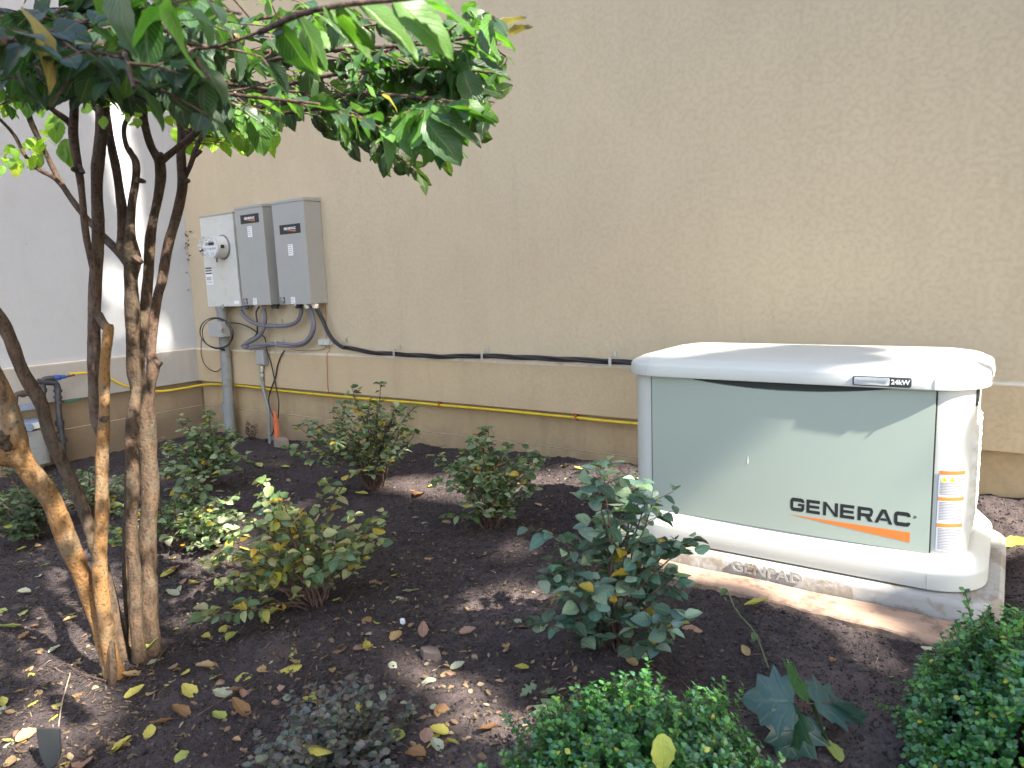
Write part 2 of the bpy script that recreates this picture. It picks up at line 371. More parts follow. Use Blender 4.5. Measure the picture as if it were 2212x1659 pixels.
# ------------------------------------------------------------------ walls
ZT, ZB, ZG = .630, .327, .083
def wall1():
    t = thing('building_wall', (3, 0, 0), 'long tan stucco wall behind the generator with a projecting band', 'wall')
    X1 = 9.5
    g = G().box((-.25, 0, ZT-.02), (X1, .3, 6)); g.build('upper_wall', MT['w1'], t, smooth=False)
    g = G(); e = -.032
    pr = [(0.001, ZT), (e+.006, ZT-.006), (e, ZT-.013), (e, ZB), (.03, ZB)]
    n = len(pr); vs = [(-.0, y, z) for y, z in pr]+[(X1, y, z) for y, z in pr]
    fs = [(i, i+1, n+i+1, n+i) for i in range(2, n-1)]
    g.add(vs, fs); g.build('band', MT['w1b'], t, smooth=False)
    g = G().add([(0., .001, ZT), (0., e+.006, ZT-.006), (0., e-.001, ZT-.016), (X1, .001, ZT), (X1, e+.006, ZT-.006), (X1, e-.001, ZT-.016)], [(0, 1, 4, 3), (1, 2, 5, 4)])
    g.build('band_ledge', MT['cap'], t)
    G().box((-.25, .026, ZG+.008), (X1, .3, ZT-.03)).build('lower_wall', MT['w1l'], t, smooth=False)
    G().box((-.25, .018, -.4), (X1, .3, ZG)).build('wall_foot', MT['w1l'], t, smooth=False)
    G().box((-.25, .034, ZG-.003), (X1, .28, ZG+.010)).build('wall_joint', MT['cap'], t, smooth=False)
def wall2():
    t = thing('building_wall', (0, -2, 0), 'greyish stucco side wall at the left with a narrow sunlit streak', 'wall')
    Y1 = -9.
    G().box((-.3, Y1, ZT-.02), (0, -.0, 6)).build('upper_wall', MT['w2'], t, smooth=False)
    e = .032; g = G()
    g.add([(e, -e, ZT-.008), (e, -e, ZB), (-.02, -e, ZB), (e, Y1, ZT-.008), (e, Y1, ZB), (-.02, Y1, ZB)], [(0, 1, 4, 3), (1, 2, 5, 4)])
    g.build('band', MT['w2b'], t, smooth=False)
    G().add([(.001, -e, ZT), (e-.006, -e, ZT-.006), (e+.001, -e, ZT-.016), (.001, Y1, ZT), (e-.006, Y1, ZT-.006), (e+.001, Y1, ZT-.016)], [(0, 3, 4, 1), (1, 4, 5, 2)]).build('band_ledge', MT['cap'], t)
    G().box((-.3, Y1, ZG+.008), (-.012, .01, ZT-.03)).build('lower_wall', MT['w2l'], t, smooth=False)
    G().box((-.3, Y1, -.4), (-.004, .004, ZG)).build('wall_foot', MT['w2l'], t, smooth=False)
    G().box((-.28, Y1, ZG-.003), (-.02, .01, ZG+.010)).build('wall_joint', MT['cap'], t, smooth=False)
wall1(); wall2()

# ------------------------------------------------------------------ lettering
def text_mesh(txt, size, bold=0.):
    c = bpy.data.curves.new('t', 'FONT'); c.body = txt; c.size = size; c.align_x = 'CENTER'; c.align_y = 'CENTER'; c.offset = bold; c.resolution_u = 3; c.extrude = .0004
    o = bpy.data.objects.new('t', c); COL.objects.link(o); bpy.context.view_layer.update()
    me = bpy.data.meshes.new_from_object(o.evaluated_get(bpy.context.evaluated_depsgraph_get()))
    v = np.array([q.co[:] for q in me.vertices]).reshape(-1, 3); f = [tuple(p.vertices) for p in me.polygons]
    bpy.data.objects.remove(o); bpy.data.curves.remove(c); bpy.data.meshes.remove(me); return v, f
def place_text(g, txt, size, origin, ex, ez, en, bold=0., sx=1.):
    v, f = text_mesh(txt, size, bold); origin, ex, ez, en = map(np.array, (origin, ex, ez, en))
    g.add([origin+ex*q[0]*sx+ez*q[1]+en*q[2] for q in v], f)
def stroke(pts, w, closed=False):
    P = np.array(pts, float); n = len(P); Lf, Rt = [], []
    for i in range(n):
        a = P[i]-P[i-1] if i > 0 else P[1]-P[0]; b = P[i+1]-P[i] if i < n-1 else P[-1]-P[-2]
        a /= np.linalg.norm(a); b /= np.linalg.norm(b); t = a+b; t /= np.linalg.norm(t); nn = np.array([-t[1], t[0]])
        k = w/2/max(.35, float(nn@np.array([-a[1], a[0]]))); Lf.append(P[i]+nn*k); Rt.append(P[i]-nn*k)
    return Lf+Rt, [(i, i+1, n+i+1, n+i) for i in range(n-1)]
def corner_arc(c, r, a0, a1, n=4): return [(c[0]+r*math.cos(a), c[1]+r*math.sin(a)) for a in np.linspace(math.radians(a0), math.radians(a1), n)]
def letter(ch, W=1.25, H=1., w=.27):
    h = w/2; r = .16
    A = lambda: None
    if ch in 'GC':
        p = [(W-h, H*.69)]+corner_arc((W-h-r, H-h-r), r, 0, 90)+corner_arc((h+r, H-h-r), r, 90, 180)+corner_arc((h+r, h+r), r, 180, 270)+corner_arc((W-h-r, h+r), r, 270, 360)
        if ch == 'C': p += [(W-h, H*.31)]; return [stroke(p, w)]
        p += [(W-h, H*.42-.001)]; s = [stroke(p, w)]
        s.append(([(W*.55, H*.42), (W-w, H*.42), (W-w, H*.6-.0), (W*.55, H*.6)], [(0, 1, 2, 3)])); s.append(([(W-w, H*.42), (W, H*.42), (W, H*.6), (W-w, H*.6)], [(0, 1, 2, 3)])); return s
    if ch == 'E':
        R = lambda a, b, c, d: ([(a, b), (c, b), (c, d), (a, d)], [(0, 1, 2, 3)])
        return [R(0, 0, w, H), R(w, 0, W-.08, w*.85), R(w, H-w*.85, W-.1, H), R(w, H/2-w*.38, W-.15, H/2+w*.38)]
    if ch == 'N':
        return [([(0, 0), (w, 0), (w, H*.72), (w, H), (0, H)], [(0, 1, 2, 3, 4)]), ([(w, H), (w, H*.72), (W-w, 0), (W-w, H*.28)], [(0, 1, 2, 3)]), ([(W-w, 0), (W, 0), (W, H), (W-w, H), (W-w, H*.28)], [(0, 1, 2, 3, 4)])]
    if ch == 'R':
        r = .17; t = H*.36
        p = [(w, H-h*.9)]+corner_arc((W-h-r, H-h*.9-r), r, 90, 0)+corner_arc((W-h-r, t+h*.7+.0+r*.6), r*.7, 0, -90)+[(w, t+h*.6)]
        return [([(0, 0), (w, 0), (w, H), (0, H)], [(0, 1, 2, 3)]), stroke(p, w*.85), ([(W*.48, t-.02), (W*.70, 0), (W*1.0, 0), (W*.78, t-.02)], [(0, 1, 2, 3)])]
    if ch == 'A':
        return [([(-.08, 0), (.2, 0), (W*.5, H*.78), (W*.5, H), (W*.36, H)], [(0, 1, 2, 3, 4)]), ([(W+.08, 0), (W*.64, H), (W*.5, H), (W*.5, H*.78), (W-.2, 0)], [(0, 1, 2, 3, 4)]), ([(.33, H*.2), (W-.33, H*.2), (W-.43, H*.38), (.43, H*.38)], [(0, 1, 2, 3)])]
def wordmark(g, x0, z0, width, fy, shear=0.):
    """the seven-letter maker's name, each letter an extruded plate standing 1 mm proud of fy(x, z)"""
    wd = 1.25; gap = .17; tot = 7*wd+6*gap; s = width/tot; x = 0
    for ch in 'GENERAC':
        for v, f in letter(ch):
            v = [(x0+(x+a)*s, 0, z0+b*s) for a, b in v]; n = len(v)
            v = [(a, b, z0+(c-z0)*1.28) for a, b, c in v]; fr = [(a, fy(a, c)-.0004, c) for a, _, c in v]
            g.add(fr, f)
        x += wd+gap
    return s
# ------------------------------------------------------------------ generator
def rrect(a, b, r, n=9, sub=26):
    """rounded rectangle outline, half sizes a (x), b (y)"""
    P = []
    cs = [((a-r, -b+r), -90), ((a-r, b-r), 0), ((-a+r, b-r), 90), ((-a+r, -b+r), 180)]
    for k, ((cx, cy), a0) in enumerate(cs):
        arc = corner_arc((cx, cy), r, a0, a0+90, n); P += arc
        nx_, na = cs[(k+1) % 4]; q = corner_arc(nx_, r, na, na+90, n)[0]; p = arc[-1]
        m = sub if k in (1, 3) else 14
        for t in np.linspace(0, 1, m+1)[1:-1]: P.append((p[0]+(q[0]-p[0])*t, p[1]+(q[1]-p[1])*t))
    return P
CX, CY, Z0 = GX+.4855, -.775, .10
A_, B_ = .588, .322      # body half sizes; front face at y = CY - B_ = -1.097
def generator():
    t = thing('standby_generator', (CX, CY, Z0), 'large pale grey-green standby generator with rounded lid standing on the pad', 'generator')
    def ring(off, z, r=.095, a=A_, b=B_):
        return [(CX+x, CY+y, Z0+z) for x, y in rrect(a+off, b+off, max(.02, r+off))]
    # housing with quilted end faces
    rs = []
    for z in np.linspace(.09, .665, 116):
        R = []
        for (x, y) in rrect(A_-.004, B_-.004, .095):
            X, Y = x, y
            if .15 < z < .50 and abs(x) > A_-.01 and abs(y) < .23:
                fa = min(1, (z-.15)/.01, (.50-z)/.01)
                k = 2*pi/.058; q = .5+.5*math.cos(k*(y*.9+z))*1. ; q2 = .5+.5*math.cos(k*(y*.9-z)); hh = .011*fa*(abs(math.sin(k*.5*(z+y*.9)))*abs(math.sin(k*.5*(z-y*.9))))**.7
                X += math.copysign(hh, x)
            R.append((CX+X, CY+Y, Z0+z))
        rs.append(R)
    G().rings(rs).build('housing', MT['gen'], t)
    # skirt
    prof = [(.0, .047), (.003, .0535), (.007, .055), (.054, .055), (.058, .0545), (.0625, .052), (.099, .016), (.104, .009), (.106, .002), (.107, -.02)]
    sk = G().rings([ring(o, z, .11) for z, o in prof]).build('skirt', MT['gen'], t)
    for sx in (-1, 1): G().tube([(CX+sx*.4855, CY-B_-.0555, Z0+.004), (CX+sx*.4855, CY-B_-.0555, Z0+.054)], .0008, 6).build('moulding_seam', MT['gen'], sk)
    G().rings([ring(.035, -.003, .11), ring(.035, .006, .11)]).build('base_gasket', MT['gap'], t)
    # lid: domed shell with rolled lower edge
    prof = [(.650, .010), (.647, .031), (.6485, .0345), (.652, .0355), (.686, .0315), (.691, .0295), (.696, .024), (.711, -.006), (.7145, -.016), (.7165, -.026), (.7175, -.045), (.7215, -.060), (.7235, -.075), (.728, -.13), (.731, -.2)]
    ld = G().rings([ring(o, z, .14) for z, o in prof]).build('lid', MT['gen'], t)
    # raised lid field as its own flange
    for sx in (-1, 1):
        x = CX+sx*.4855; G().tube([(x, CY-B_-.0355, Z0+.652), (x, CY-B_-.0315, Z0+.686), (x, CY-B_-.024, Z0+.696), (x, CY-B_+.006, Z0+.711), (x, CY-B_+.045, Z0+.7175)], .0016, 6).build('lid_seam', MT['gen'], ld)
    # front panel, bulging with a finger scoop along its top edge
    fy0 = CY-B_
    def fy(x, z):
        u = (x-CX)/.4855; zz = z-Z0
        b = .013*(1-u*u)
        if zz > .9:
            s = max(0, 1-(u/.86)**2); top = .656-.026*s
            k = max(0, min(1, (zz-(top-.012))/.012)); b -= .045*k*min(1, s*6)
        return fy0-.006-b
    nxp, nzp = 60, 70; zs = np.concatenate([np.linspace(.106, .58, 30), np.linspace(.583, .652, 40)])
    vs = []; fs = []
    for j, z in enumerate(zs):
        for i in range(nxp+1):
            x = CX-.481+.962*i/nxp; sc2 = max(0, 1-((x-CX-.02)/.40)**2); z2 = .106+(z-.106)*(1-.034*sc2/.546); vs.append((x, fy(x, Z0+z2), Z0+z2))
    nz = len(zs)
    for j in range(nz-1):
        for i in range(nxp): a = j*(nxp+1)+i; fs.append((a, a+1, a+nxp+2, a+nxp+1))
    G().box((CX-.45, fy0-.002, Z0+.59), (CX+.45, fy0+.003, Z0+.6495)).build('recess_shade', MT['gap'], t, smooth=False)  # dark plate stands for the shade in the gap under the lid
    # turned-in edges
    n0 = len(vs); m = nxp+1
    for j in (0, nz-1):
        for i in range(m): x, y, z = vs[j*m+i]; vs.append((x, fy0+.02, z))
    for i in range(nxp): fs.append((n0+i, n0+i+1, i+1, i)); fs.append(((nz-1)*m+i, (nz-1)*m+i+1, n0+m+i+1, n0+m+i))
    n1 = len(vs)
    for i in (0, nxp):
        for j in range(nz): x, y, z = vs[j*m+i]; vs.append((x, fy0+.02, z))
    for j in range(nz-1): fs.append((j*m, (j+1)*m, n1+j+1, n1+j)); fs.append((j*m+nxp, n1+nz+j, n1+nz+j+1, (j+1)*m+nxp))
    fp = G().add(vs, fs).build('front_panel', MT['panel'], t, auto=40)
    g = G()
    for sx in (-1, 1): x = CX+sx*.4838; g.box((x-.0022, fy0-.0015, Z0+.106), (x+.0022, fy0+.004, Z0+.652))
    g.box((CX-.4838, fy0-.0015, Z0+.1035), (CX+.4838, fy0+.004, Z0+.1062)); g.build('panel_seam', MT['gap'], t, smooth=False)
    # maker's name and wedge on the panel
    def PX(u, v): q = onW1(u, v, fy0-.012); return q[0], q[2]
    xa, za = PX(1708, 1100); xb, zb_ = PX(1967, 1122)
    g = G(); s = wordmark(g, xa, za-.002, xb-xa, fy); g.build('brand_lettering', MT['ink'], fp, smooth=False)
    g = G(); wz = lambda x, z: (x, fy(x, z)-.0004, z)
    k = 14; top = []; bot = []
    for i in range(k+1):
        q = i/k; x = xa+(xb-xa)*q; top.append(wz(x, za-.016-.004*q)); bot.append(wz(x, za-.0165-.038*q))
    g.add(top+bot, [(i, k+1+i, k+2+i, i+1) for i in range(k)]); g.build('brand_wedge', MT['orange'], fp, smooth=False)
    g = G(); rx = xb+.012; rz = za+s*.9
    g.tube([(rx+.004*math.cos(a), fy(rx, rz)-.0001, rz+.004*math.sin(a)) for a in np.linspace(0, 2*pi, 15)], .0006, 5, False); g.box((rx-.0013, fy(rx, rz)-.0006, rz-.002), (rx+.0013, fy(rx, rz)-.0001, rz+.002)); g.build('trademark_ring', MT['ink'], fp)
    # badge on the lid front
    bx0, bz = PX(1900, 815); bx1, _ = PX(1996, 815); yb = fy0-.0345
    bx0 = CX+.245; bx1 = CX+.415; zc = Z0+.669
    def plate(x0, x1, z0, z1, y, th, r):
        P = [(x, z) for x, z in [((x0+x1)/2+a, (z0+z1)/2+b) for a, b in rrect((x1-x0)/2, (z1-z0)/2, r, 5, 3)]]
        return G().rings([[(x, y+th, z) for x, z in P], [(x, y+.0006, z) for x, z in P], [((x-(x0+x1)/2)*.985+(x0+x1)/2, y, (z-(z0+z1)/2)*.96+(z0+z1)/2) for x, z in P]])
    bd = plate(bx0, bx1, zc-.0155, zc+.0155, yb-.0045, .008, .006).build('badge', MT['blackp'], t)
    plate(bx0+.004, bx0+.108, zc-.0125, zc+.0125, yb-.0056, .0015, .004).build('badge_plate', MT['silver'], bd)
    g = G(); place_text(g, 'GUARDIAN SERIES', .0125, (bx0+.056, yb-.0062, zc), (1, 0, 0), (0, 0, 1), (0, -1, 0), .0002, .85); g.build('badge_series_text', MT['grey_ink'], bd, smooth=False)
    g = G(); place_text(g, '24kW', .021, (bx0+.139, yb-.0053, zc), (1, 0, 0), (0, 0, 1), (0, -1, 0), .0006, 1.0); g.build('badge_power_text', MT['whiteink'], bd, smooth=False)
    # warning decal following the right-hand corner
    cxr, cyr, rr = CX+A_-.095-.0, CY-B_+.095, .0925
    def skin(s, z, off):   # s = distance along the skin from x = CX+.49
        xf = CX+.492+s
        if xf < cxr: return (xf, fy0+.004-off, z)
        a = (xf-cxr)/rr; return (cxr+(rr+off-.0)*math.sin(a), cyr-(rr+off)*math.cos(a), z)
    def patch(s0, s1, z0, z1, off, name, mat, par):
        n = max(2, int((s1-s0)/.006)); vs = [skin(s0+(s1-s0)*i/n, z, off) for z in (Z0+z0, Z0+z1) for i in range(n+1)]
        return G().add(vs, [(i, i+1, n+2+i, n+1+i) for i in range(n)]).build(name, mat, par)
    S0, S1 = .007, .087; ztop = .386
    lb = patch(S0, S1, .118, ztop, .0010, 'warning_label', plain('label_paper', (.40, .41, .43), .6), t)
    secs = [(ztop, .300), (.300, .212), (.212, .118)]
    for i, (a, b) in enumerate(secs): patch(S0+.001, S1-.001, a-.013, a-.001, .0014, 'label_header', MT['orange'], lb)
    gt = G(); gt2 = G()
    for i, (a, b) in enumerate(secs):
        z = a-(.042 if i == 0 else .020)
        while z > b+.006:
            for q in range(1):
                e = S1-.006-random.random()*.018*(random.random() < .35); n = 10
                vs = [skin(S0+.005+(e-S0-.005)*k/n, Z0+zz, .0014) for zz in (z, z+.0026) for k in range(n+1)]; gt.add(vs, [(k, k+1, n+2+k, n+1+k) for k in range(n)])
            z -= .0052
    gt.build('label_text', plain('label_ink', (.16, .16, .18), .6), lb, smooth=False)
    for i in range(2):
        s = S0+.006+i*.023; z = Z0+ztop-.036
        G().add([skin(s, z, .0016), skin(s+.018, z, .0016), skin(s+.009, z+.017, .0016)], [(0, 1, 2)]).build('hazard_triangle', MT['yellow_ink'], lb, smooth=False)
        G().add([skin(s+.008, z+.003, .0022), skin(s+.010, z+.003, .0022), skin(s+.0095, z+.011, .0022), skin(s+.0085, z+.011, .0022)], [(0, 1, 2, 3)]).build('hazard_mark', MT['ink'], lb, smooth=False)
    for i in range(2):
        s = S0+.059+i*.0165-.003; z = Z0+ztop-.028; n = 16
        g = G(); vs = [skin(s+r*math.cos(a), z+r*math.sin(a), .0016) for a in np.linspace(0, 2*pi, n, False) for r in (.0075, .0055)]
        g.add(vs, [(2*k, (2*k+2) % (2*n), (2*k+3) % (2*n), 2*k+1) for k in range(n)]); g.add([skin(s-.0055, z+.004, .0018), skin(s-.004, z+.0055, .0018), skin(s+.0055, z-.004, .0018), skin(s+.004, z-.0055, .0018)], [(0, 1, 2, 3)])
        g.build('prohibition_mark', MT['pink_ink'], lb, smooth=False)
    # handle slots high on each end
    for sx in (-1, 1):
        for yy in (-.215, -.13):
            g = G(); g.box((CX+sx*(A_-.012), CY+yy-.016, Z0+.585), (CX+sx*(A_+.002), CY+yy+.016, Z0+.637)); g.build('vent_slot', MT['gap'], t, bevel=.004)
    # drip mark and tiny screws
    for x, z in ((CX-.1, .37),):
        g = G(); g.tube([(x, fy(x, Z0+z), Z0+z), (x, fy(x, Z0+z-.03), Z0+z-.03)], [.0005, .0009], 6); g.build('water_drip', MT['whiteink'], fp)
    return t
generator()
def pad():
    t = thing('generator_pad', (CX, CY, .02), 'stained pale grey plastic pad with embossed letters under the generator', 'pad')
    a, b = .686, .405
    def ring(off, z): return [(CX+x, CY+y, z) for x, y in rrect(a+off, b+off, .11+off, 10)]
    p = G().rings([ring(.006, -.02), ring(.006, .02), ring(.003, .075), ring(0, .086), ring(-.01, .0945), ring(-.06, .096)]).build('slab', MT['pad'], t)
    g = G(); zc = .052; y = CY-b-.0045
    xc = onW1(1655, 1245, y)[0]
    place_text(g, 'GENPAD', .056, (xc, y-.001, .066), (1, 0, 0), (0, 0, 1), (0, -1, 0), .0012, 1.15)
    # embossed letters: outline bodies 3 mm proud
    v = [(x, yy-(0.003 if yy < y-.001 else 0), z) for x, yy, z in g.v]; g.v = v
    g.build('embossed_letters', MT['pad'], t, smooth=False)
pad()
def board():
    g = G(); a = np.array([4.97, -1.19]); b = np.array([6.16, -1.20]); n = 60
    d = (b-a)/np.linalg.norm(b-a); q = np.array([d[1], -d[0]]); vs = []
    for i in range(n+1):
        p = a+(b-a)*i/n; wv = .004*math.sin(i*.9)+random.uniform(-.002, .002)
        wb = .105+.075*i/n+wv
        for off, z in ((0, -.05), (0, .036), (.006, .039), (wb-.004, .037), (wb, .032), (wb, -.05)):
            vs.append((p[0]+q[0]*off, p[1]+q[1]*off, z+.002*math.sin(i*.3)+random.uniform(-.0008, .0008)))
    m = 6; g.rings([vs[i*m:(i+1)*m] for i in range(n+1)])
    o = g.build('timber_board', MT['wood']); tag(o, 'weathered pinkish timber board lying in the soil along the front of the pad', 'board')
board()

# ------------------------------------------------------------------ electrical boxes
def fitting(name, x, z, r, par, mat, dx=0., dy=-.09):
    g = G().disc((x+dx, dy, z), (0, 0, -1), r*1.15, .018, 8); g.disc((x+dx, dy, z-.018), (0, 0, -1), r*.95, .016, 16); return g.build(name, mat, par)
def small_sign(t, x0, x1, z0, z1, y, mat, ink, name='sticker', rows=4):
    s = G().box((x0, y-.0008, z0), (x1, y+.0005, z1)).build(name, mat, t, smooth=False)
    g = G(); H = z1-z0; W = x1-x0; r = random.Random(int(x0*1000))
    for i in range(rows):
        z = z1-H*(i+.75)/(rows+.5); x = x0+W*.14; xe = x1-W*(.14+r.random()*.12)
        while x < xe-W*.04:
            l = W*r.uniform(.08, .2); g.box((x, y-.0013, z), (min(x+l, xe), y-.0009, z+H*.075)); x += l+W*.04
    g.build('sticker_text', ink, s, smooth=False); return s
def transfer_box(x0, x1, z0, z1, d, label, lz, wz):
    t = thing('transfer_switch_box', ((x0+x1)/2, 0, z0), label, 'electrical box', 'grey transfer switch boxes on the wall')
    G().box((x0+.004, -d+.012, z0+.002), (x1-.004, -.001, z1-.006)).build('enclosure', MT['box'], t, bevel=.003)
    g = G(); g.box((x0, -d, z0), (x1, -d+.0145, z1-.016)); cv = g.build('front_cover', MT['box'], t, bevel=.003)
    # drip hood
    g = G(); g.rings([[(x0-.003, -d-.004, z1-.022), (x1+.003, -d-.004, z1-.022), (x1+.003, -.002, z1-.022), (x0-.003, -.002, z1-.022)], [(x0-.003, -d-.004, z1-.001), (x1+.003, -d-.004, z1-.001), (x1+.003, -.002, z1+.010), (x0-.003, -.002, z1+.010)]]); g.build('drip_hood', MT['box'], t, bevel=.002)
    w_ = x1-x0; lx0 = x0+w_*.20; lx1 = x0+w_*.86
    pl = G().box((lx0, -d-.002, lz-.035), (lx1, -d+.0005, lz+.035)).build('brand_plate', MT['blackp'], cv, bevel=.002)
    g = G(); s = wordmark(g, lx0+(lx1-lx0)*.22, lz-.004, (lx1-lx0)*.56, lambda x, z: -d-.0024); g.build('brand_lettering', MT['whiteink'], pl, smooth=False)
    a = lx0+(lx1-lx0)*.26; b = lx0+(lx1-lx0)*.78; G().add([(a, -d-.0028, lz-.009), (b, -d-.0028, lz-.022), (b, -d-.0028, lz-.011)], [(0, 1, 2)]).build('brand_wedge', MT['orange'], pl, smooth=False)
    xm = (x0+x1)/2; small_sign(cv, xm-.028, xm+.028, wz-.042, wz+.042, -d-.0012, MT['white'], MT['grey_ink'], rows=5)
    small_sign(cv, x0+.012, x0+.066, z0+.010, z0+.058, -d-.0012, MT['ink'], MT['whiteink'], rows=4)
    small_sign(cv, x0+.142, x0+.190, z0+.004, z0+.058, -d-.0012, MT['white'], MT['grey_ink'], rows=4)
    g = G().box((x0+.176, -d-.008, z0-.012), (x0+.20, -d-.001, z0+.012)); g.disc((x0+.188, -d-.008, z0+.004), (0, -1, 0), .006, .006, 10); g.build('latch', MT['galv'], cv, bevel=.001)
    return t
DB = .165
ta = transfer_box(1.022, 1.385, 1.018, 1.803, DB, 'grey transfer switch box in the middle, between the meter box and the right-hand box', 1.70, 1.60)
tb = transfer_box(1.505, 1.878, 1.018, 1.803, DB, 'grey transfer switch box on the right with its black plate set lower down', 1.585, 1.43)
for x, m in ((1.34, 'blackp'),): fitting('cable_gland', x, 1.018, .03, ta, MT[m])
for x, m in ((1.63, 'blackp'), (1.735, 'galv'), (1.83, 'galv')): fitting('cable_gland', x, 1.018, .028, tb, MT[m], 0, -.085)
G().disc((1.44, -.07, 1.075), (1, 0, 0), .032, .045, 14).build('conduit_plug', MT['flex'], tb)
def meter_box():
    x0, x1, z0, z1, d = .468, .945, 1.012, 1.782, .135
    t = thing('meter_box', ((x0+x1)/2, 0, z0), 'pale weathered meter box with a round glass electricity meter', 'electrical box')
    G().box((x0+.004, -d+.012, z0+.002), (x1-.003, -.001, z1-.006)).build('enclosure', MT['box1'], t, bevel=.003)
    g = G().box((x0, -d, z0), (x1, -d+.0145, z1-.010)); g.box((x0+.002, -d-.002, z0-.001), (x1-.002, -d+.0005, z0+.02)); cv = g.build('front_cover', MT['box1'], t, bevel=.003)
    G().rings([[(x0-.003, -d-.006, z1-.014), (x1+.003, -d-.006, z1-.014), (x1+.003, -.002, z1-.014), (x0-.003, -.002, z1-.014)], [(x0-.003, -d-.006, z1-.002), (x1+.003, -d-.006, z1-.002), (x1+.003, -.002, z1+.006), (x0-.003, -.002, z1+.006)]]).build('drip_hood', MT['box'], t, bevel=.002)
    mp = onW1(482, 534, -d); mx, mz = mp[0], mp[2]
    G().disc((mx, -d+.002, mz), (0, -1, 0), .104, .012, 40, .100).build('meter_ring', MT['flex'], t)
    rr = [(-d-.01, .092), (-d-.10, .088), (-d-.104, .082)]
    g = G().tube([(mx, -d-.008, mz), (mx, -d-.06, mz), (mx, -d-.098, mz), (mx, -d-.102, mz)], [.092, .091, .089, .082], 40); mb = g.build('meter_housing', MT['box1'], t)
    f = G().disc((mx, -d-.102, mz), (0, -1, 0), .078, .004, 32).build('dial_plate', MT['white'], mb)
    g = G().box((mx-.035, -d-.1095, mz+.012), (mx+.035, -d-.106, mz+.036)); g.build('display', MT['gap'], f, bevel=.001)
    g = G()
    for k in range(4): g.disc((mx-.045+.03*k, -d-.106, mz-.012), (0, -1, 0), .009, .002, 12)
    g.box((mx-.03, -d-.108, mz-.045), (mx+.03, -d-.1062, mz-.041)); g.box((mx-.022, -d-.108, mz-.055), (mx+.022, -d-.1062, mz-.051)); g.box((mx-.03, -d-.108, mz+.05), (mx+.03, -d-.1062, mz+.056)); g.build('dial_markings', MT['grey_ink'], f)
    G().tube([(mx, -d-.099, mz), (mx, -d-.165, mz), (mx, -d-.172, mz), (mx, -d-.174, mz)], [.086, .083, .078, .05], 40).build('glass_cover', MT['glass'], t)
    g = G().box((mx+.055, -d-.08, mz-.014), (mx+.096, -d-.05, mz+.014)); g.build('reader_port', MT['blackp'], mb)
    g = G().tube([(mx-.06, -d-.13, mz-.022), (mx-.088, -d-.13, mz-.022), (mx-.089, -d-.13, mz-.022), (mx-.118, -d-.13, mz-.022), (mx-.12, -d-.13, mz-.022)], [.006, .006, .012, .012, .006], 12); g.build('seal_plug', MT['blackp'], t); g = G().box((mx-.112, -d-.004, mz-.12), (mx-.098, -d-.001, mz-.075)); g.build('seal_tag', MT['blackp'], t)
    lx, lz = onW1(452, 594, -d)[[0, 2]]; W = .098
    lb = G().box((lx-W/2, -d-.0012, lz-.082), (lx+W/2, -d+.0004, lz+.045)).build('rating_label', MT['white'], cv, smooth=False)
    g = G()
    for k in range(3): g.box((lx-W/2+.002, -d-.002, lz+.032-.0-.022*k+.02), (lx+W/2-.004, -d-.001, lz+.043-.022*k+.02))
    for k in range(5): g.box((lx-W/2+.006, -d-.002, lz-.02-.006*k), (lx+W/2-.01-.01*(k % 3), -d-.001, lz-.0175-.006*k))
    for a in (-.03, -.012, .012, .026): g.box((lx+a, -d-.002, lz-.068), (lx+a+.006, -d-.001, lz-.056))
    g.build('label_text', MT['ink'], lb, smooth=False)
    G().box((x1-.09, -d-.0014, z0+.008), (x1-.02, -d+.0004, z0+.045)).build('blank_sticker', MT['white'], cv, smooth=False)
    g = G().box((x0+.21, -d-.012, z0-.012), (x0+.24, -d-.001, z0+.02)); g.disc((x0+.225, -d-.012, z0+.004), (0, -1, 0), .007, .008, 10); g.build('latch', MT['galv'], cv, bevel=.001)
    fitting('cable_gland', .90, 1.012, .032, t, MT['flex'], 0, -.07)
    return t
meter_box()

def Z2(zx, zy, y=-.03):   # point on the wall under the boxes, read off an enlarged view
    return onW1((zx*.42194+700)/1.8083, (zy*.42194+1150)/1.8083, y)
def cable(name, pts, r, mat, label, cat, twist=0, group=None, seg=10, n=8, build=True, par=None):
    P = smooth(pts, n)
    g = G()
    if not twist: g.tube(P, r, seg)
    else:
        L = np.concatenate([[0], np.cumsum(np.linalg.norm(np.diff(P, axis=0), axis=1))]); m = int(L[-1]/.008)+2
        s = np.linspace(0, L[-1], m); Q = np.stack([np.interp(s, L, P[:, i]) for i in range(3)], 1)
        T = np.gradient(Q, axis=0); T /= np.linalg.norm(T, axis=1)[:, None]
        Nn = np.cross(T, [0, 1, 0]); Nn /= np.linalg.norm(Nn, axis=1)[:, None]; Bn = np.cross(T, Nn)
        for k in range(twist):
            a = s/(r*9)+2*pi*k/twist; rr = r*.5; g.tube(Q+Nn*(rr*np.cos(a))[:, None]+Bn*(rr*np.sin(a))[:, None], r*.56, 8)
    o = g.build(name, mat, par)
    if par is None: tag(o, label, cat, group)
    return o
def clip(x, z, y, par, r=.016, up=1):
    g = G(); g.tube([(x, y-r*1.05*math.cos(a)*1., z+r*1.1*math.sin(a)) for a in np.linspace(-1.5, 1.5, 9)], .0035, 6)
    g2 = G().box((x-.009, y-r*1.2, z-r*1.15), (x+.009, y-r*1.08, z+r*1.1)); g2.box((x-.009, y-r*1.2, z+r*1.1), (x+.009, y+.0, z+r*1.1+.003)); g2.box((x-.009, -.006, z+r), (x+.009, -.001, z+r+.032*up)); o2 = g2.build('pipe_clip', MT['galv'], par, bevel=.001)
    return o2
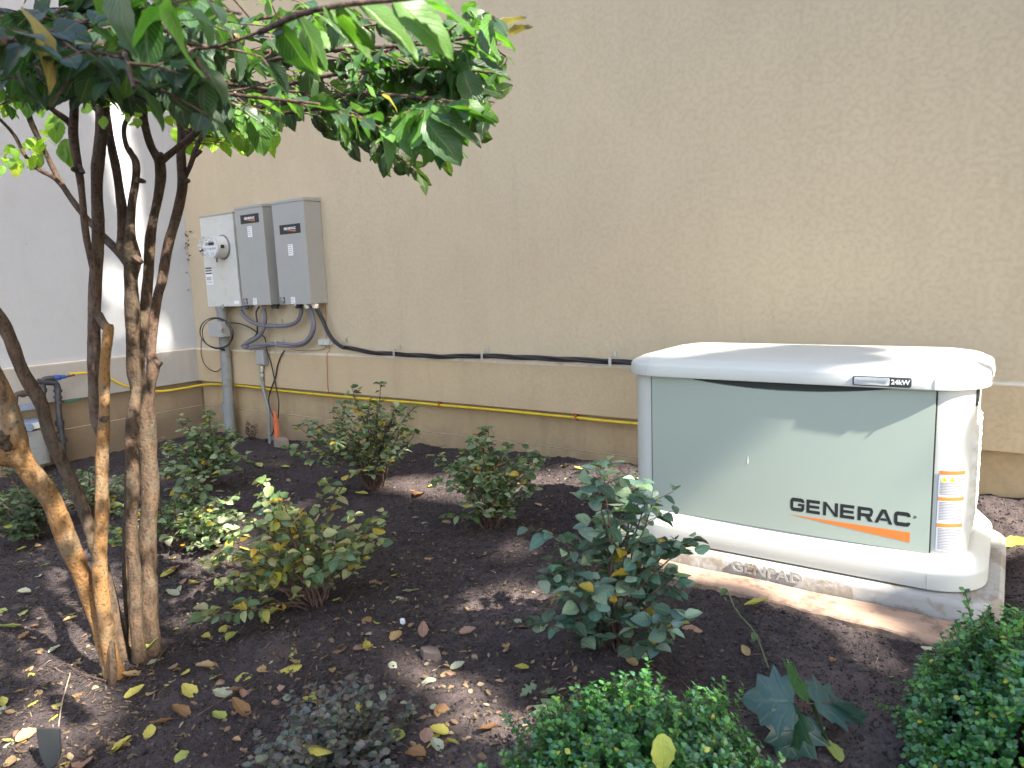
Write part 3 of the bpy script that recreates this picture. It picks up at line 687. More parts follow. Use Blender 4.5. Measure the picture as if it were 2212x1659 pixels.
# big grey conduit below the meter box
def conduit_big():
    t = thing('conduit', (.77, -.08, 0), 'thick grey upright conduit from the meter box into the ground', 'conduit')
    a = Z2(395, 130, -.085); b = Z2(425, 520, -.085); c = Z2(460, 1000, -.085); d = Z2(478, 1300, -.085)
    x0 = .735
    P = [(a[0], -.085, 1.02), (b[0], -.085, b[2]), (c[0], -.085, c[2]), (d[0], -.085, -.15)]
    G().tube(smooth(P, 6), [.045]*19, 20).build('pipe', MT['conduit'], t)
    G().tube([(a[0], -.085, 1.015), (a[0], -.085, .975)], .054, 20).build('coupling', MT['conduit'], t)
    G().tube([(d[0]-.006, -.085, .16), (d[0]-.002, -.085, .05), (d[0], -.085, -.1)], .050, 20).build('pipe_sleeve', MT['conduit'], t)
    return P
PB = conduit_big()
def net_box():
    q0 = Z2(272, 255, -.17); q1 = Z2(408, 395, -.17)
    t = thing('cable_box', ((q0[0]+q1[0])/2, -.17, q1[2]), 'small grey plastic cable box strapped to the thick conduit', 'cable box')
    G().box((q0[0], -.17, q1[2]), (q1[0], -.10, q0[2])).build('enclosure', MT['box'], t, bevel=.006)
    G().box((q0[0]-.004, -.182, q1[2]-.003), (q1[0]+.004, -.168, q0[2]+.003)).build('door', MT['box'], t, bevel=.005)
    g = G().box((q1[0]-.004, -.19, (q0[2]+q1[2])/2-.018), (q1[0]+.012, -.165, (q0[2]+q1[2])/2+.018)); g.disc((q1[0]+.004, -.19, (q0[2]+q1[2])/2), (0, -1, 0), .007, .006, 10); g.build('latch', MT['galv'], t, bevel=.001)
    for z in (q1[2]+.015, q0[2]-.03): G().box((q0[0]-.012, -.176, z), (q0[0]-.002, -.15, z+.022)).build('hinge', MT['box'], t, bevel=.001)
net_box()
# coil of black cable
def coil():
    c = Z2(343, 360, -.14); rx = (Z2(488, 360, -.14)[0]-Z2(198, 360, -.14)[0])/2; rz_ = (Z2(343, 222, -.14)[2]-Z2(343, 498, -.14)[2])/2; P = []
    for k in range(0, 78):
        a = pi*.5+k*.24; rr = 1+.045*math.sin(k*.31)
        P.append((c[0]+.012*math.sin(k*.13)+rx*rr*math.cos(a), -.14-.008*math.sin(k*.21), c[2]+rz_*rr*math.sin(a)))
    cable('cable_coil', P, .0042, MT['black'], 'coiled thin black cable hanging around the small grey box', 'cable', n=2, seg=7)
    P = [Z2(*q, -.06) for q in [(205, 415), (205, 560), (245, 660), (330, 715), (400, 670), (428, 600), (425, 500), (412, 400)]]
    o = cable('black_cable', P, .0038, MT['black'], 'thin black loop hanging below the coil beside the thick conduit', 'cable', seg=7)
    P = [Z2(*q, -.075) for q in [(375, 220), (362, 160), (372, 120)]]; cable('black_cable', P, .0035, MT['black'], 'short thin black lead between the coil and the meter box', 'cable', seg=7)
    q = Z2(405, 512, -.12); g = G().tube([q+[-.022, 0, .002], q+[.022, 0, -.002]], .009, 10); tag(g.build('cable_connector', MT['blackp']), 'small black connector below the coil on the thick conduit', 'connector')
    P = [Z2(*q, -.05) for q in [(480, 262), (560, 272), (650, 305), (720, 350), (790, 400), (805, 500), (850, 640), (885, 800), (905, 900), (922, 1000), (916, 1150)]]
    cable('black_cable', P, .0052, MT['black'], 'black cable running from the conduit across to the orange stake', 'cable', seg=7)
    P = [Z2(*q, -.045) for q in [(975, 520), (940, 575), (910, 660), (893, 760), (850, 880), (828, 980), (850, 1080), (882, 1160), (880, 1240), (850, 1310), (760, 1390)]]
    cable('black_cable', P, .0055, MT['black'], 'black cable curving down past the orange stake into the soil', 'cable', seg=7)
    P = [Z2(*q, -.04) for q in [(740, 115), (712, 170), (722, 260), (715, 370), (640, 425), (580, 475), (600, 500)]]
    cable('black_cable', P, .0065, MT['black'], 'black cable below the middle switch box behind the grey whips', 'cable', seg=7)
    P = [Z2(*q, -.02) for q in [(560, 278), (640, 325), (735, 380), (790, 430), (800, 515), (850, 555), (930, 568), (975, 540), (1010, 505)]]
    cable('white_wire', P, .0028, MT['cream'], 'thin off-white wire looping under the twisted grey cables', 'wire', seg=6)
    P = [Z2(*q, -.012) for q in [(1040, 505), (1120, 520), (1250, 520), (1340, 505), (1362, 480)]]
    cable('green_wire', P, .0024, plain('green_wire', (.10, .11, .08), .6), 'thin dull green wire running to the small cream junction box', 'wire', seg=6)
coil()
# grey cables between boxes
P = [Z2(*q, -.075) for q in [(570, 150), (595, 195), (660, 250), (760, 285), (880, 293), (1000, 288), (1090, 250), (1125, 180), (1128, 120)]]
o = cable('grey_cable', P, .0165, MT['flex'], 'upper grey cable looping from the meter box to the right-hand switch box', 'cable'); clip(Z2(930, 290)[0], Z2(930, 290)[2], -.06, o, .019)
P = [Z2(*q, -.085) for q in [(780, 130), (795, 220), (775, 330), (720, 400), (640, 445), (600, 480), (640, 490)]]
cable('grey_cable', P, .0185, MT['flex'], 'grey cable curving down from the middle switch box and doubling back', 'cable')
P = [Z2(*q, -.075) for q in [(660, 495), (720, 478), (830, 462), (950, 465), (1080, 468), (1170, 440), (1225, 370), (1245, 280), (1225, 180), (1205, 120)]]
o = cable('grey_cable', P, .021, MT['flex'], 'thick twisted grey cable rising to the right-hand switch box', 'cable', twist=3); clip(Z2(945, 464)[0], Z2(945, 464)[2], -.06, o, .023)
P = [Z2(*q, -.07) for q in [(1305, 110), (1325, 230), (1370, 340), (1430, 425), (1510, 485)]]+[onW1(u, v, -.045) for u, v in [(752, 751), (800, 761), (860, 765), (950, 770), (1046, 769), (1150, 773), (1240, 777), (1322, 781), (1400, 786)]]
P[0] = np.array([1.83, -.085, 1.0])
o = cable('black_cable_bundle', P, .0165, MT['black'], 'thick twisted black cable bundle running along the band to the generator', 'cable', twist=3)
for u, v in ((741, 746), (856, 763), (1046, 769), (1322, 781)):
    q = onW1(u, v, -.045); clip(q[0], q[2], -.045, o, .023)
# copper wire + cream box
P = [Z2(*q, -.008) for q in [(1355, 90), (1358, 250), (1362, 400), (1385, 480), (1390, 520)]]+[Z2(*q, -.037) for q in [(1368, 560), (1370, 700), (1378, 880)]]+[Z2(*q, -.02) for q in [(1410, 935), (1425, 1000), (1430, 1100), (1430, 1300)]]
cable('copper_wire', P, .0028, MT['copper'], 'bare copper ground wire running down from the right-hand switch box', 'wire', seg=6, n=5)
def junction():
    a = Z2(1285, 468, -.04); b = Z2(1372, 418, -.04); t = thing('junction_box', (a[0], 0, a[2]), 'small cream junction box mounted just above the band', 'junction box')
    G().box((a[0], -.038, a[2]), (b[0]+.01, -.001, b[2])).build('enclosure', MT['cream'], t, bevel=.003)
    G().disc(((a[0]+b[0])/2, -.038, (a[2]+b[2])/2), (0, -1, 0), .005, .003, 10).build('screw', MT['galv'], t)
junction()
def small_conduit():
    t = thing('conduit', Z2(840, 1300), 'thin grey upright conduit with a small fitting on top, left of the orange stake', 'conduit')
    P = [Z2(*q, -.05) for q in [(765, 680), (768, 760), (775, 860), (800, 960), (825, 1050), (832, 1150), (836, 1250), (842, 1400)]]
    G().tube(smooth(P, 6), .0135, 14).build('pipe', MT['conduit'], t)
    a = Z2(715, 655, -.08); b = Z2(768, 512, -.08)
    G().box((a[0], -.08, a[2]), (b[0]+.012, -.033, b[2])).build('fitting_box', MT['conduit'], t, bevel=.006)
    G().box((a[0]+.006, -.084, a[2]+.008), (b[0]+.004, -.078, b[2]-.008)).build('fitting_cover', MT['box'], t, bevel=.004)
    for zy in (672, 700, 745):
        q = Z2(765, zy, -.05); G().tube([q+[0, 0, .012], q-[0, 0, .012]], .021, 14).build('compression_nut', MT['galv'], t)
small_conduit()
def stake():
    t = thing('stake', Z2(900, 1390, -.12), 'bright orange plastic stake stuck in the soil against the wall', 'stake')
    q = Z2(903, 1385, -.09); top = Z2(905, 1150, -.09); h = .018
    g = G(); x = q[0]; y = -.09; prof = [(-h, 0), (h, 0), (h, .022), (h-.004, .022), (h-.004, .004), (-h+.004, .004), (-h+.004, .022), (-h, .022)]
    g.rings([[(xx+a, y+b, z) for a, b in prof] for xx, z in ((x+.0, -.1), (x, top[2]-.01), (x, top[2]))]); g.build('channel', MT['orangestake'], t, smooth=False)
    tt = Z2(880, 1080, -.075); g = G().box((tt[0]-.014, -.078, top[2]-.01), (tt[0]+.016, -.066, tt[2])); g.build('upper_tab', MT['orangestake'], t, bevel=.002)
stake()
def irregular(name, pts, z0, h, mat, label, cat, jit=.01, par=None):
    c = np.mean(pts, axis=0); g = G(); rs = []
    for k, (f, z) in enumerate(((1.02, z0-.02), (1., z0+h*.5), (.93, z0+h*.92), (.6, z0+h))):
        rs.append([(c[0]+(x-c[0])*f+random.uniform(-jit, jit)*.4, c[1]+(y-c[1])*f+random.uniform(-jit, jit)*.4, z+random.uniform(-jit, jit)*.5) for x, y in pts])
    g.rings(rs); o = g.build(name, mat, par, auto=20)
    if par is None: tag(o, label, cat)
    return o
def blob(c, rx, ry, n=9, rot=0.): return [(c[0]+rx*math.cos(a+rot)*random.uniform(.8, 1.15), c[1]+ry*math.sin(a+rot)*random.uniform(.8, 1.15)) for a in np.linspace(0, 2*pi, n, False)]
q = pxg(608, 965); irregular('rock', blob(q, .10, .05, 7), gbase(q[0], q[1])+0, .075, MT['rock'], 'pale brown rock leaning by the foot of the orange stake', 'rock')
q = onZ(192, 978, .02); irregular('stone_slab', blob((.10, q[1]), .09, .13, 7), .0, .06, MT['slate'], 'dark slate slab lowest in the small stack beside the left wall', 'stone')
irregular('stone_slab', blob((.11, q[1]+.02), .07, .085, 8), .065, .03, MT['slate'], 'smaller dark slate slab topmost in the stack beside the left wall', 'stone')
# yellow gas line
def gas_line():
    P = [onW2(u, v, .075) for u, v in [(150, 808), (190, 806), (230, 815), (275, 835)]]+[onW2(u, v, .035) for u, v in [(340, 845), (400, 838)]]+[np.array([.035, -.06, onW2(432, 832, .03)[2]])]
    P += [onW1(u, v, -.02) for u, v in [(460, 830), (520, 833), (600, 843), (700, 853), (800, 862), (900, 870), (950, 875), (1010, 880), (1100, 888), (1180, 896), (1245, 902), (1300, 908), (1365, 914)]]
    P += [onW1(1410, 918, -.02), onW1(1500, 926, -.02), np.array([5.25, -.2, .20])]
    o = cable('gas_pipe', P, .0098, MT['yellow'], 'flexible yellow gas pipe running under the band along both walls', 'pipe', n=7)
    for u, v in ((950, 875), (1245, 902)):
        q = onW1(u, v, -.02); G().box((q[0]-.006, -.035, q[2]-.016), (q[0]+.006, .005, q[2]+.03)).build('pipe_clip', MT['copper'], o, bevel=.001)
gas_line()
def W4(zx, zy, x): return onW2(zx*.42194/1.8083, (zy*.42194+1150)/1.8083, x)
def gas_meter():
    X = .16
    q = W4(570, 1500, X); t = thing('gas_meter', (X, q[1]-.1, .0), 'gas meter with black iron pipes and blue-grey regulator at the far left wall', 'gas meter')
    v = lambda a, b, x=X: W4(a, b, x)
    g = G()
    P = smooth([v(600, 1640), v(570, 1300), v(545, 1100), v(535, 900), v(530, 860), v(510, 822), v(440, 815), v(350, 805)], 6); g.tube(P, .0225, 16); g.build('riser_pipe', MT['iron'], t)
    for (a, b, c, d, r) in [(536, 905, 536, 880, .030), (536, 965, 538, 940, .030), (556, 1215, 552, 1165, .032), (575, 1330, 585, 1370, .032), (550, 1010, 545, 990, .029)]:
        G().tube([v(a, b), v(c, d)], r, 16).build('pipe_collar', MT['iron'], t)
    g = G(); g.tube(smooth([v(400, 990), v(400, 870), v(395, 800), v(430, 780), v(500, 775), v(560, 768)], 5), .019, 14); g.build('branch_pipe', MT['iron'], t)
    G().tube([v(402, 905), v(402, 870)], .025, 14).build('pipe_collar', MT['iron'], t)
    g = G(); g.tube([v(500, 775), v(545, 770)], .022, 8); g.tube([v(530, 768), v(600, 762)], .016, 8); vb = g.build('valve_body', MT['bluev'], t)
    g = G(); g.box(tuple(np.minimum(v(600, 990), v(750, 975))-[.006, 0, .004]), tuple(np.maximum(v(600, 990), v(750, 975))+[.006, 0, .006])); g.build('valve_handle', MT['greenv'], t, bevel=.003)
    g = G(); g.tube([v(600, 765), v(690, 745)], .008, 10); g.build('pipe_nipple', MT['rust'], t)
    g = G(); g.tube(smooth([v(140, 1060), v(140, 960), v(160, 925), v(200, 920), v(300, 918)], 5), .019, 14); g.build('rusty_elbow', MT['rust'], t)
    G().tube([v(195, 921), v(230, 920)], .026, 12).build('pipe_collar', MT['rust'], t)
    a = v(140, 1080, X); b = v(400, 1030, X); G().box((X-.03, a[1], a[2]-.005), (X+.03, b[1], a[2]+.035)).build('mounting_bar', MT['bluegrey'], t, bevel=.004)
    a = v(150, 1260, X); b = v(390, 1140, X); ym = (a[1]+b[1])/2; hw = (b[1]-a[1])/2; zc = (a[2]+b[2])/2; hz = (b[2]-a[2])/2
    rs = [[(x, ym+yy, zc+zz) for yy, zz in rrect(hw*f, hz*f, .03*f, 6, 3)] for x, f in ((X-.09, .9), (X-.07, 1), (X+.06, 1), (X+.085, .93), (X+.095, .8))]
    G().rings(rs).build('meter_body', MT['bluegrey'], t)
    a2 = v(300, 1250, X+.1); b2 = v(385, 1180, X+.1); G().box((X+.09, a2[1], a2[2]), (X+.105, b2[1], b2[2])).build('index_plate', MT['cream'], t, bevel=.003)
    g = G(); g.disc((X+.09, ym-hw*.45, zc-.01), (1, 0, 0), .03, .02, 20); g.build('regulator_cap', MT['bluegrey'], t)
    zb = gbase(.2, ym); rs = [[(X+xx, ym+yy, z) for yy, xx in rrect(hw*.95, .1, .05, 6, 3)] for z in (-.1, zc-hz-.01)]
    G().rings(rs).build('meter_base', MT['conduit'], t)
gas_meter()

# ------------------------------------------------------------------ leaves
def leaf_template(rows=6, cols=4, wmax=.5, tip=1.6, fold=.25, curl=.25, serr=0., kind='oval'):
    vs = []; uv = []
    for j in range(rows+1):
        v = j/rows
        if kind == 'oval': wd = wmax*math.sin(pi*min(1, v*.97+.03)**.8)**.75
        else: wd = wmax*math.sin(pi*(v*.96+.04)**.72)**.9*(1-.25*v)
        if j == rows: wd = .004
        for i in range(cols+1):
            u = 2*i/cols-1; x = u*wd
            if serr and abs(u) > .99: x *= 1+serr*(1 if j % 2 else -1)
            z = fold*abs(x)-curl*v*v+.02*math.sin(v*12+u*3)
            vs.append((x, v, z)); uv.append((u, v))
    c = cols+1; fs = [(j*c+i, j*c+i+1, (j+1)*c+i+1, (j+1)*c+i) for j in range(rows) for i in range(cols)]
    return np.array(vs), np.array(fs), np.array(uv)
T_VIB = [leaf_template(12, 4, .33, fold=f, curl=c, serr=.05, kind='oval') for f, c in ((.25, .2), (.1, .4), (.45, .1))]
T_SHR = [leaf_template(6, 4, .36, fold=f, curl=c, serr=.04) for f, c in ((.45, .15), (.2, .45), (-.35, .3), (.7, .2))]
T_SML = [leaf_template(3, 2, .3, fold=.3, curl=c) for c in (.1, .3)]
T_DEAD = [leaf_template(8, 4, .26, fold=f, curl=c, serr=.06) for f, c in ((.5, -.3), (.2, .5), (-.5, .3), (.7, -.15))]
class Leaves:
    def __init__(s): s.V = []; s.F = []; s.T = []; s.UV = []; s.n = 0
    def add(s, tmpl, pos, d, nrm, size, col, wf=1.):
        v, f, uv = tmpl; d = np.asarray(d, float); d = d/np.linalg.norm(d); nrm = nrm-d*(nrm@d); nrm = nrm/(np.linalg.norm(nrm)+1e-9); sd = np.cross(d, nrm)
        P = pos+size*(v[:, :1]*wf*sd+v[:, 1:2]*d+v[:, 2:3]*nrm)
        s.V.append(P); s.F.append(f+s.n); s.UV.append(uv); s.T.append(np.tile(col, (len(v), 1))); s.n += len(v)
    def build(s, name, mat, parent=None):
        return np_mesh(name, np.concatenate(s.V), np.concatenate(s.F), mat, parent, np.concatenate(s.T), np.concatenate(s.UV))
def rv(s=1.): return rng.normal(0, s, 3)
def unit(v): v = np.asarray(v, float); return v/(np.linalg.norm(v)+1e-9)
def jitter(c, a=.25): return np.clip(np.array(c)*(1+rng.uniform(-a, a, 3)*.4+rng.uniform(-a, a)), 0, 1)

# ------------------------------------------------------------------ the multi-stemmed tree
def stem(pts, g, mat_scale=1., seg=14, wob=.022, knob=.09):
    """pts: (u, v, horizontal depth, width in picture units)"""
    P = smooth(pts, 10); W = []; R = []
    for u, v, dh, wd in P:
        q = at(u, v, dh); W.append(q); R.append(.5*wd*((q-CAM)@FW)/FPX)
    W = np.array(W); R = np.array(R); L = np.concatenate([[0], np.cumsum(np.linalg.norm(np.diff(W, axis=0), axis=1))])
    m = max(6, int(L[-1]/.012)); s = np.linspace(0, L[-1], m)
    Q = np.stack([np.interp(s, L, W[:, i]) for i in range(3)], 1); r = np.interp(s, L, R)
    # nodes swell every 8-12 cm, small irregular bends
    ph = rng.uniform(0, 6); r = r*(1+knob*np.maximum(0, np.sin(s/.055+ph+np.sin(s*7)))**8+.05*np.sin(s*31+ph))
    Q = Q+np.stack([.002*np.sin(s*23+ph), .002*np.sin(s*19+ph*2), 0*s], 1)
    g.tube(Q, r, seg, wob=wob); return Q, r
def vtree():
    base = pxg(290, 1440)
    t = thing('ornamental_tree', base, 'multi-stemmed small tree with orange-brown lower trunks and serrated green leaves', 'tree')
    D0 = 2.28
    ga = G(); gb = G(); gc = G(); gk = G()
    # orange lower trunks
    stem([(250, 1490, 2.15, 44), (232, 1400, 2.16, 36), (192, 1285, 2.15, 36), (148, 1170, 2.1, 40), (105, 1075, 2.06, 40), (48, 990, 2.0, 46), (24, 905, 1.98, 38), (8, 850, 1.96, 34), (-20, 790, 1.95, 32)], ga)
    stem([(45, 990, 2.0, 44), (10, 985, 1.97, 40), (-50, 1000, 1.9, 40)], ga)
    stem([(256, 1475, 2.16, 36), (236, 1390, 2.13, 32), (221, 1300, 2.11, 30), (217, 1200, 2.12, 29), (220, 1080, 2.14, 27), (222, 986, 2.15, 25), (224, 904, 2.16, 23), (225, 846, 2.17, 21), (227, 788, 2.18, 20), (234, 722, 2.18, 22), (236, 700, 2.18, 16)], ga)
    # cut burr
    b = at(28, 962, 1.99); 
    gk.tube(smooth([b+rv(.01), b+[.02, -.02, .01], b+[.01, -.03, .03], b+rv(.02)], 4), rng.uniform(.014, .028, 13), 10, wob=.25)
    gk.build('trunk_burr', MT['bark_pale'], t); gk = G()
    b = at(247, 1478, 2.12); gk.tube([at(240, 1385, 2.12), at(244, 1450, 2.11), at(243, 1512, 2.1)], [.010, .015, .006], 10, wob=.2)
    # pale stems
    stem([(-40, 640, 2.4, 30), (0, 692, 2.42, 30), (23, 735, 2.43, 25), (51, 804, 2.44, 27), (86, 869, 2.45, 27), (103, 928, 2.45, 26), (140, 1009, 2.44, 26), (195, 1140, 2.4, 26), (232, 1270, 2.36, 28), (262, 1400, 2.3, 30), (275, 1470, 2.27, 30)], gb)
    stem([(330, 1425, 2.32, 44), (328, 1375, 2.33, 37), (322, 1285, 2.34, 35), (320, 1185, 2.36, 35), (323, 1035, 2.37, 36), (317, 935, 2.38, 38), (308, 880, 2.38, 42), (297, 820, 2.37, 34), (289, 776, 2.36, 29), (288, 706, 2.35, 30), (282, 610, 2.34, 28), (286, 565, 2.33, 34), (283, 514, 2.3, 22), (284, 440, 2.3, 17), (292, 385, 2.3, 15), (293, 348, 2.3, 16), (275, 315, 2.3, 10), (270, 271, 2.3, 9), (290, 227, 2.28, 8), (310, 120, 2.2, 8)], gb)
    stem([(302, 1425, 2.26, 30), (299, 1390, 2.26, 27), (292, 1285, 2.27, 26), (285, 1135, 2.28, 25), (286, 985, 2.29, 27), (288, 900, 2.33, 26), (296, 840, 2.36, 24), (302, 790, 2.37, 18), (311, 700, 2.38, 19), (319, 601, 2.39, 22), (326, 514, 2.4, 19), (341, 422, 2.4, 19), (345, 355, 2.4, 22), (326, 312, 2.38, 16), (308, 238, 2.34, 17), (303, 183, 2.3, 18), (298, 60, 2.2, 14)], gb)
    stem([(282, 1430, 2.4, 17), (275, 1335, 2.4, 15), (272, 1185, 2.4, 14), (276, 1050, 2.38, 14), (285, 950, 2.34, 14)], gb)
    stem([(318, 905, 2.37, 16), (323, 858, 2.4, 18), (327, 823, 2.42, 20), (332, 788, 2.43, 25), (327, 764, 2.43, 20), (329, 718, 2.44, 20), (331, 683, 2.44, 22), (341, 636, 2.45, 20), (352, 601, 2.46, 20), (367, 514, 2.48, 20), (389, 433, 2.5, 20), (396, 392, 2.5, 22), (391, 330, 2.5, 17), (389, 275, 2.5, 16), (378, 227, 2.5, 16), (372, 130, 2.45, 15)], gc)
    stem([(228, 985, 2.16, 8), (220, 950, 2.165, 16), (209, 915, 2.19, 21), (205, 885, 2.22, 21), (203, 799, 2.24, 24), (202, 694, 2.26, 26), (209, 587, 2.27, 25), (211, 403, 2.28, 24), (214, 330, 2.28, 24), (220, 238, 2.27, 28), (224, 198, 2.25, 28), (232, 60, 2.15, 22), (240, -60, 2.05, 20)], gc)
    stem([(214, 680, 2.25, 18), (224, 700, 2.22, 20), (236, 712, 2.19, 21)], gc)
    stem([(206, 650, 2.26, 14), (205, 608, 2.24, 15), (183, 477, 2.22, 14), (169, 367, 2.2, 15), (160, 290, 2.18, 20), (161, 238, 2.15, 18), (155, 150, 2.1, 14), (150, 40, 2.0, 12)], gc)
    stem([(160, 290, 2.18, 14), (147, 264, 2.17, 13), (110, 235, 2.12, 11), (66, 190, 2.05, 9), (10, 120, 1.9, 7)], gc)
    stem([(286, 570, 2.33, 26), (264, 540, 2.33, 22), (262, 505, 2.34, 18), (264, 470, 2.34, 20), (260, 422, 2.34, 18), (253, 367, 2.33, 18), (240, 312, 2.32, 16), (233, 270, 2.32, 14), (215, 120, 2.2, 12)], gc)
    stem([(280, 575, 2.34, 22), (255, 545, 2.36, 16), (224, 514, 2.38, 12), (176, 455, 2.38, 10), (121, 389, 2.36, 9), (84, 367, 2.34, 9), (55, 337, 2.32, 8), (33, 293, 2.3, 7), (0, 257, 2.25, 6), (-60, 200, 2.2, 5)], gc)
    stem([(262, 545, 2.36, 14), (198, 484, 2.42, 12), (158, 436, 2.42, 12), (121, 378, 2.42, 11), (95, 323, 2.4, 11), (66, 257, 2.36, 12), (59, 216, 2.3, 11), (40, 100, 2.2, 9)], gc)
    stem([(345, 352, 2.4, 16), (385, 319, 2.4, 14), (422, 286, 2.42, 14), (447, 238, 2.42, 14), (460, 205, 2.4, 12), (480, 60, 2.3, 9)], gc)
    stem([(396, 392, 2.5, 12), (411, 360, 2.5, 10), (422, 323, 2.5, 10), (436, 290, 2.5, 9)], gc)
    # cut knobs and stubs on the stems
    for u, v, d_, w_ in [(225, 905, 2.15, 10), (295, 560, 2.3, 12), (176, 368, 2.19, 8), (160, 366, 2.19, 8), (300, 390, 2.29, 9), (342, 785, 2.42, 10), (405, 392, 2.49, 7), (246, 620, 2.2, 0), (345, 335, 2.38, 8), (285, 330, 2.29, 6), (430, 330, 2.49, 6)]:
        if not w_: continue
        b = at(u, v, d_); dr = unit(rv()+[0, 0, .3]); G().tube([b-dr*.01, b+dr*.012, b+dr*.02], [w_*.0011, w_*.0009, w_*.0006], 8, wob=.2).build('cut_stub', MT['bark'], t)
    ga.build('trunk', MT['bark_orange_lit'], t); gb.build('trunk', MT['bark_pale'], t); gc.build('trunk', MT['bark'], t); gk.build('root', MT['bark_pale'], t)
    # ---- crown
    LIM = [(-50, 230), (60, 250), (130, 235), (250, 230), (380, 250), (400, 300), (500, 325), (590, 320), (610, 290), (640, 235), (700, 262), (740, 290), (760, 330), (840, 372), (910, 378), (985, 350), (1050, 300), (1085, 250), (1100, 165), (1140, 100), (1160, 60)]
    lu = [q[0] for q in LIM]; lv = [q[1] for q in LIM]
    def ok(P, slack=0):
        u, v, z = proj(P)
        if z < .45: return False
        if 470 < u < 730 and 50 < v < 245 and rng.random() < .5: return False
        if z < .8: return False
        if u < 400 and v > 205 and rng.random() < .15: return False
        if u > 1165: return False
        return v < np.interp(u, lu, lv)+slack
    lf = Leaves(); tw = G(); ntot = 0
    dk0 = None
    greens = [(.038, .11, .02), (.05, .145, .022), (.03, .085, .026), (.02, .058, .024), (.08, .18, .025)]
    def leafpair(p, along, size, droop, cols, both=True):
        nonlocal ntot
        for sgn in ((-1, 1) if both else (rng.choice([-1, 1]),)):
            side = unit(np.cross(along, [0, 0, 1])+rv(.25))*sgn
            d = unit(side*.75+along*.55+np.array([0, 0, -droop])+rv(.18)); n = unit(np.array([0, 0, 1.])+rv(.35)+side*.2)
            sz = size*rng.uniform(.42, .85)*(.85 if cols is not dk0 else 1); pet = p+d*.012
            if ok(pet+d*sz*.95, 4) and ok(pet, 0):
                lf.add(T_VIB[rng.integers(3)], pet, d, n, sz, jitter(cols[rng.integers(len(cols))])); tw.tube([p, pet+d*.004], .0011, 5, False); ntot += 1
    def branch(pts, r0, r1, size, nside, cols=greens, droop=.35, tl=.22, skip=.0, bend=0.):
        P3 = np.array([at(u, v, d) for u, v, d in pts]); Q = smooth(P3, 8); n = len(Q); tw.tube(Q, np.linspace(r0, r1, n), 8, wob=.05)
        L = np.concatenate([[0], np.cumsum(np.linalg.norm(np.diff(Q, axis=0), axis=1))])
        for k in range(int(nside*1.35)):
            s = L[-1]*(skip+(1-skip)*(k+rng.uniform(.2, .8))/int(nside*1.35)); i = min(n-2, int(np.searchsorted(L, s))); p = Q[i]; al = unit(Q[i+1]-Q[i])
            d = unit(al*.7+np.cross(al, [0, 0, 1])*rng.choice([-1, 1])*rng.uniform(.3, 1)+[0, 0, rng.uniform(-.35, .35)])
            ln = tl*rng.uniform(.5, 1.2)*(1-.3*s/L[-1]); m = max(3, int(ln/.05)); W = [p]
            for j in range(m): d = unit(d+rv(.12)+[0, 0, -.06]); W.append(W[-1]+d*ln/m)
            if not ok(W[-1], 0) : 
                leafpair(p, al, size, droop, cols); continue
            tw.tube(W, np.linspace(r1*1.1, .0012, m+1), 5)
            for j in range(1, m+1): leafpair(W[j], unit(W[j]-W[j-1]), size, droop, cols)
            dl = unit(W[-1]-W[-2]+[0, 0, -.2]); 
            if ok(W[-1]+dl*size*.9, 6): lf.add(T_VIB[rng.integers(3)], W[-1], dl, np.array([0, 0, 1.])+rv(.3), size, jitter(cols[rng.integers(len(cols))]))
        s = .05
        while s < L[-1]:
            i = min(n-2, int(np.searchsorted(L, s)))
            if s > L[-1]*skip: leafpair(Q[i], unit(Q[i+1]-Q[i]), size, droop, cols)
            s += .07
    B = branch
    B([(460, 205, 2.4), (560, 140, 2.1), (700, 110, 1.8), (850, 100, 1.6), (960, 90, 1.5), (1050, 75, 1.45)], .007, .002, .085, 13)
    B([(447, 238, 2.42), (560, 200, 2.1), (700, 165, 1.85), (850, 150, 1.7), (980, 150, 1.6), (1085, 160, 1.5)], .007, .002, .085, 14)
    B([(440, 250, 2.42), (600, 225, 2.1), (750, 205, 1.8), (900, 210, 1.6), (1000, 225, 1.5), (1060, 245, 1.45)], .007, .002, .09, 14)
    B([(440, 260, 2.42), (580, 250, 2.1), (700, 235, 1.9), (820, 250, 1.75), (920, 280, 1.6), (985, 330, 1.5)], .006, .002, .085, 12)
    B([(760, 245, 1.9), (810, 290, 1.9), (850, 330, 1.9), (900, 370, 1.88)], .004, .0015, .06, 5, tl=.1)
    B([(780, 130, 1.8), (900, 90, 1.65), (1000, 75, 1.6), (1060, 80, 1.6)], .004, .0015, .07, 6, tl=.15)
    B([(372, 130, 2.45), (500, 90, 2.2), (620, 50, 2.0), (760, 20, 1.8)], .006, .002, .08, 12)
    B([(300, 120, 2.2), (420, 60, 1.8), (560, 40, 1.5), (700, 30, 1.3)], .006, .002, .085, 12)
    B([(300, 60, 2.0), (420, 160, 1.7), (560, 190, 1.5), (660, 200, 1.4)], .005, .002, .085, 10)
    B([(300, 150, 2.2), (380, 180, 1.7), (470, 200, 1.35), (600, 215, 1.15), (690, 225, 1.1)], .005, .002, .09, 8)
    # back branches, small in the picture, hanging before the wall
    yg_lit = [(.20, .33, .025), (.26, .38, .03), (.13, .25, .02)]  # yellow-green leaves with backlight put into their colour
    B([(396, 300, 2.55), (450, 270, 2.9), (520, 262, 3.2), (590, 270, 3.4)], .006, .002, .085, 12, yg_lit, .5, .25)
    B([(396, 320, 2.55), (440, 290, 3.0), (500, 285, 3.3), (560, 290, 3.5)], .005, .002, .085, 10, yg_lit, .5, .22)
    B([(447, 238, 2.45), (540, 200, 2.7), (640, 190, 2.9), (740, 200, 3.0)], .006, .002, .085, 14, [(.05, .11, .02), (.07, .14, .02)], .45, .28)
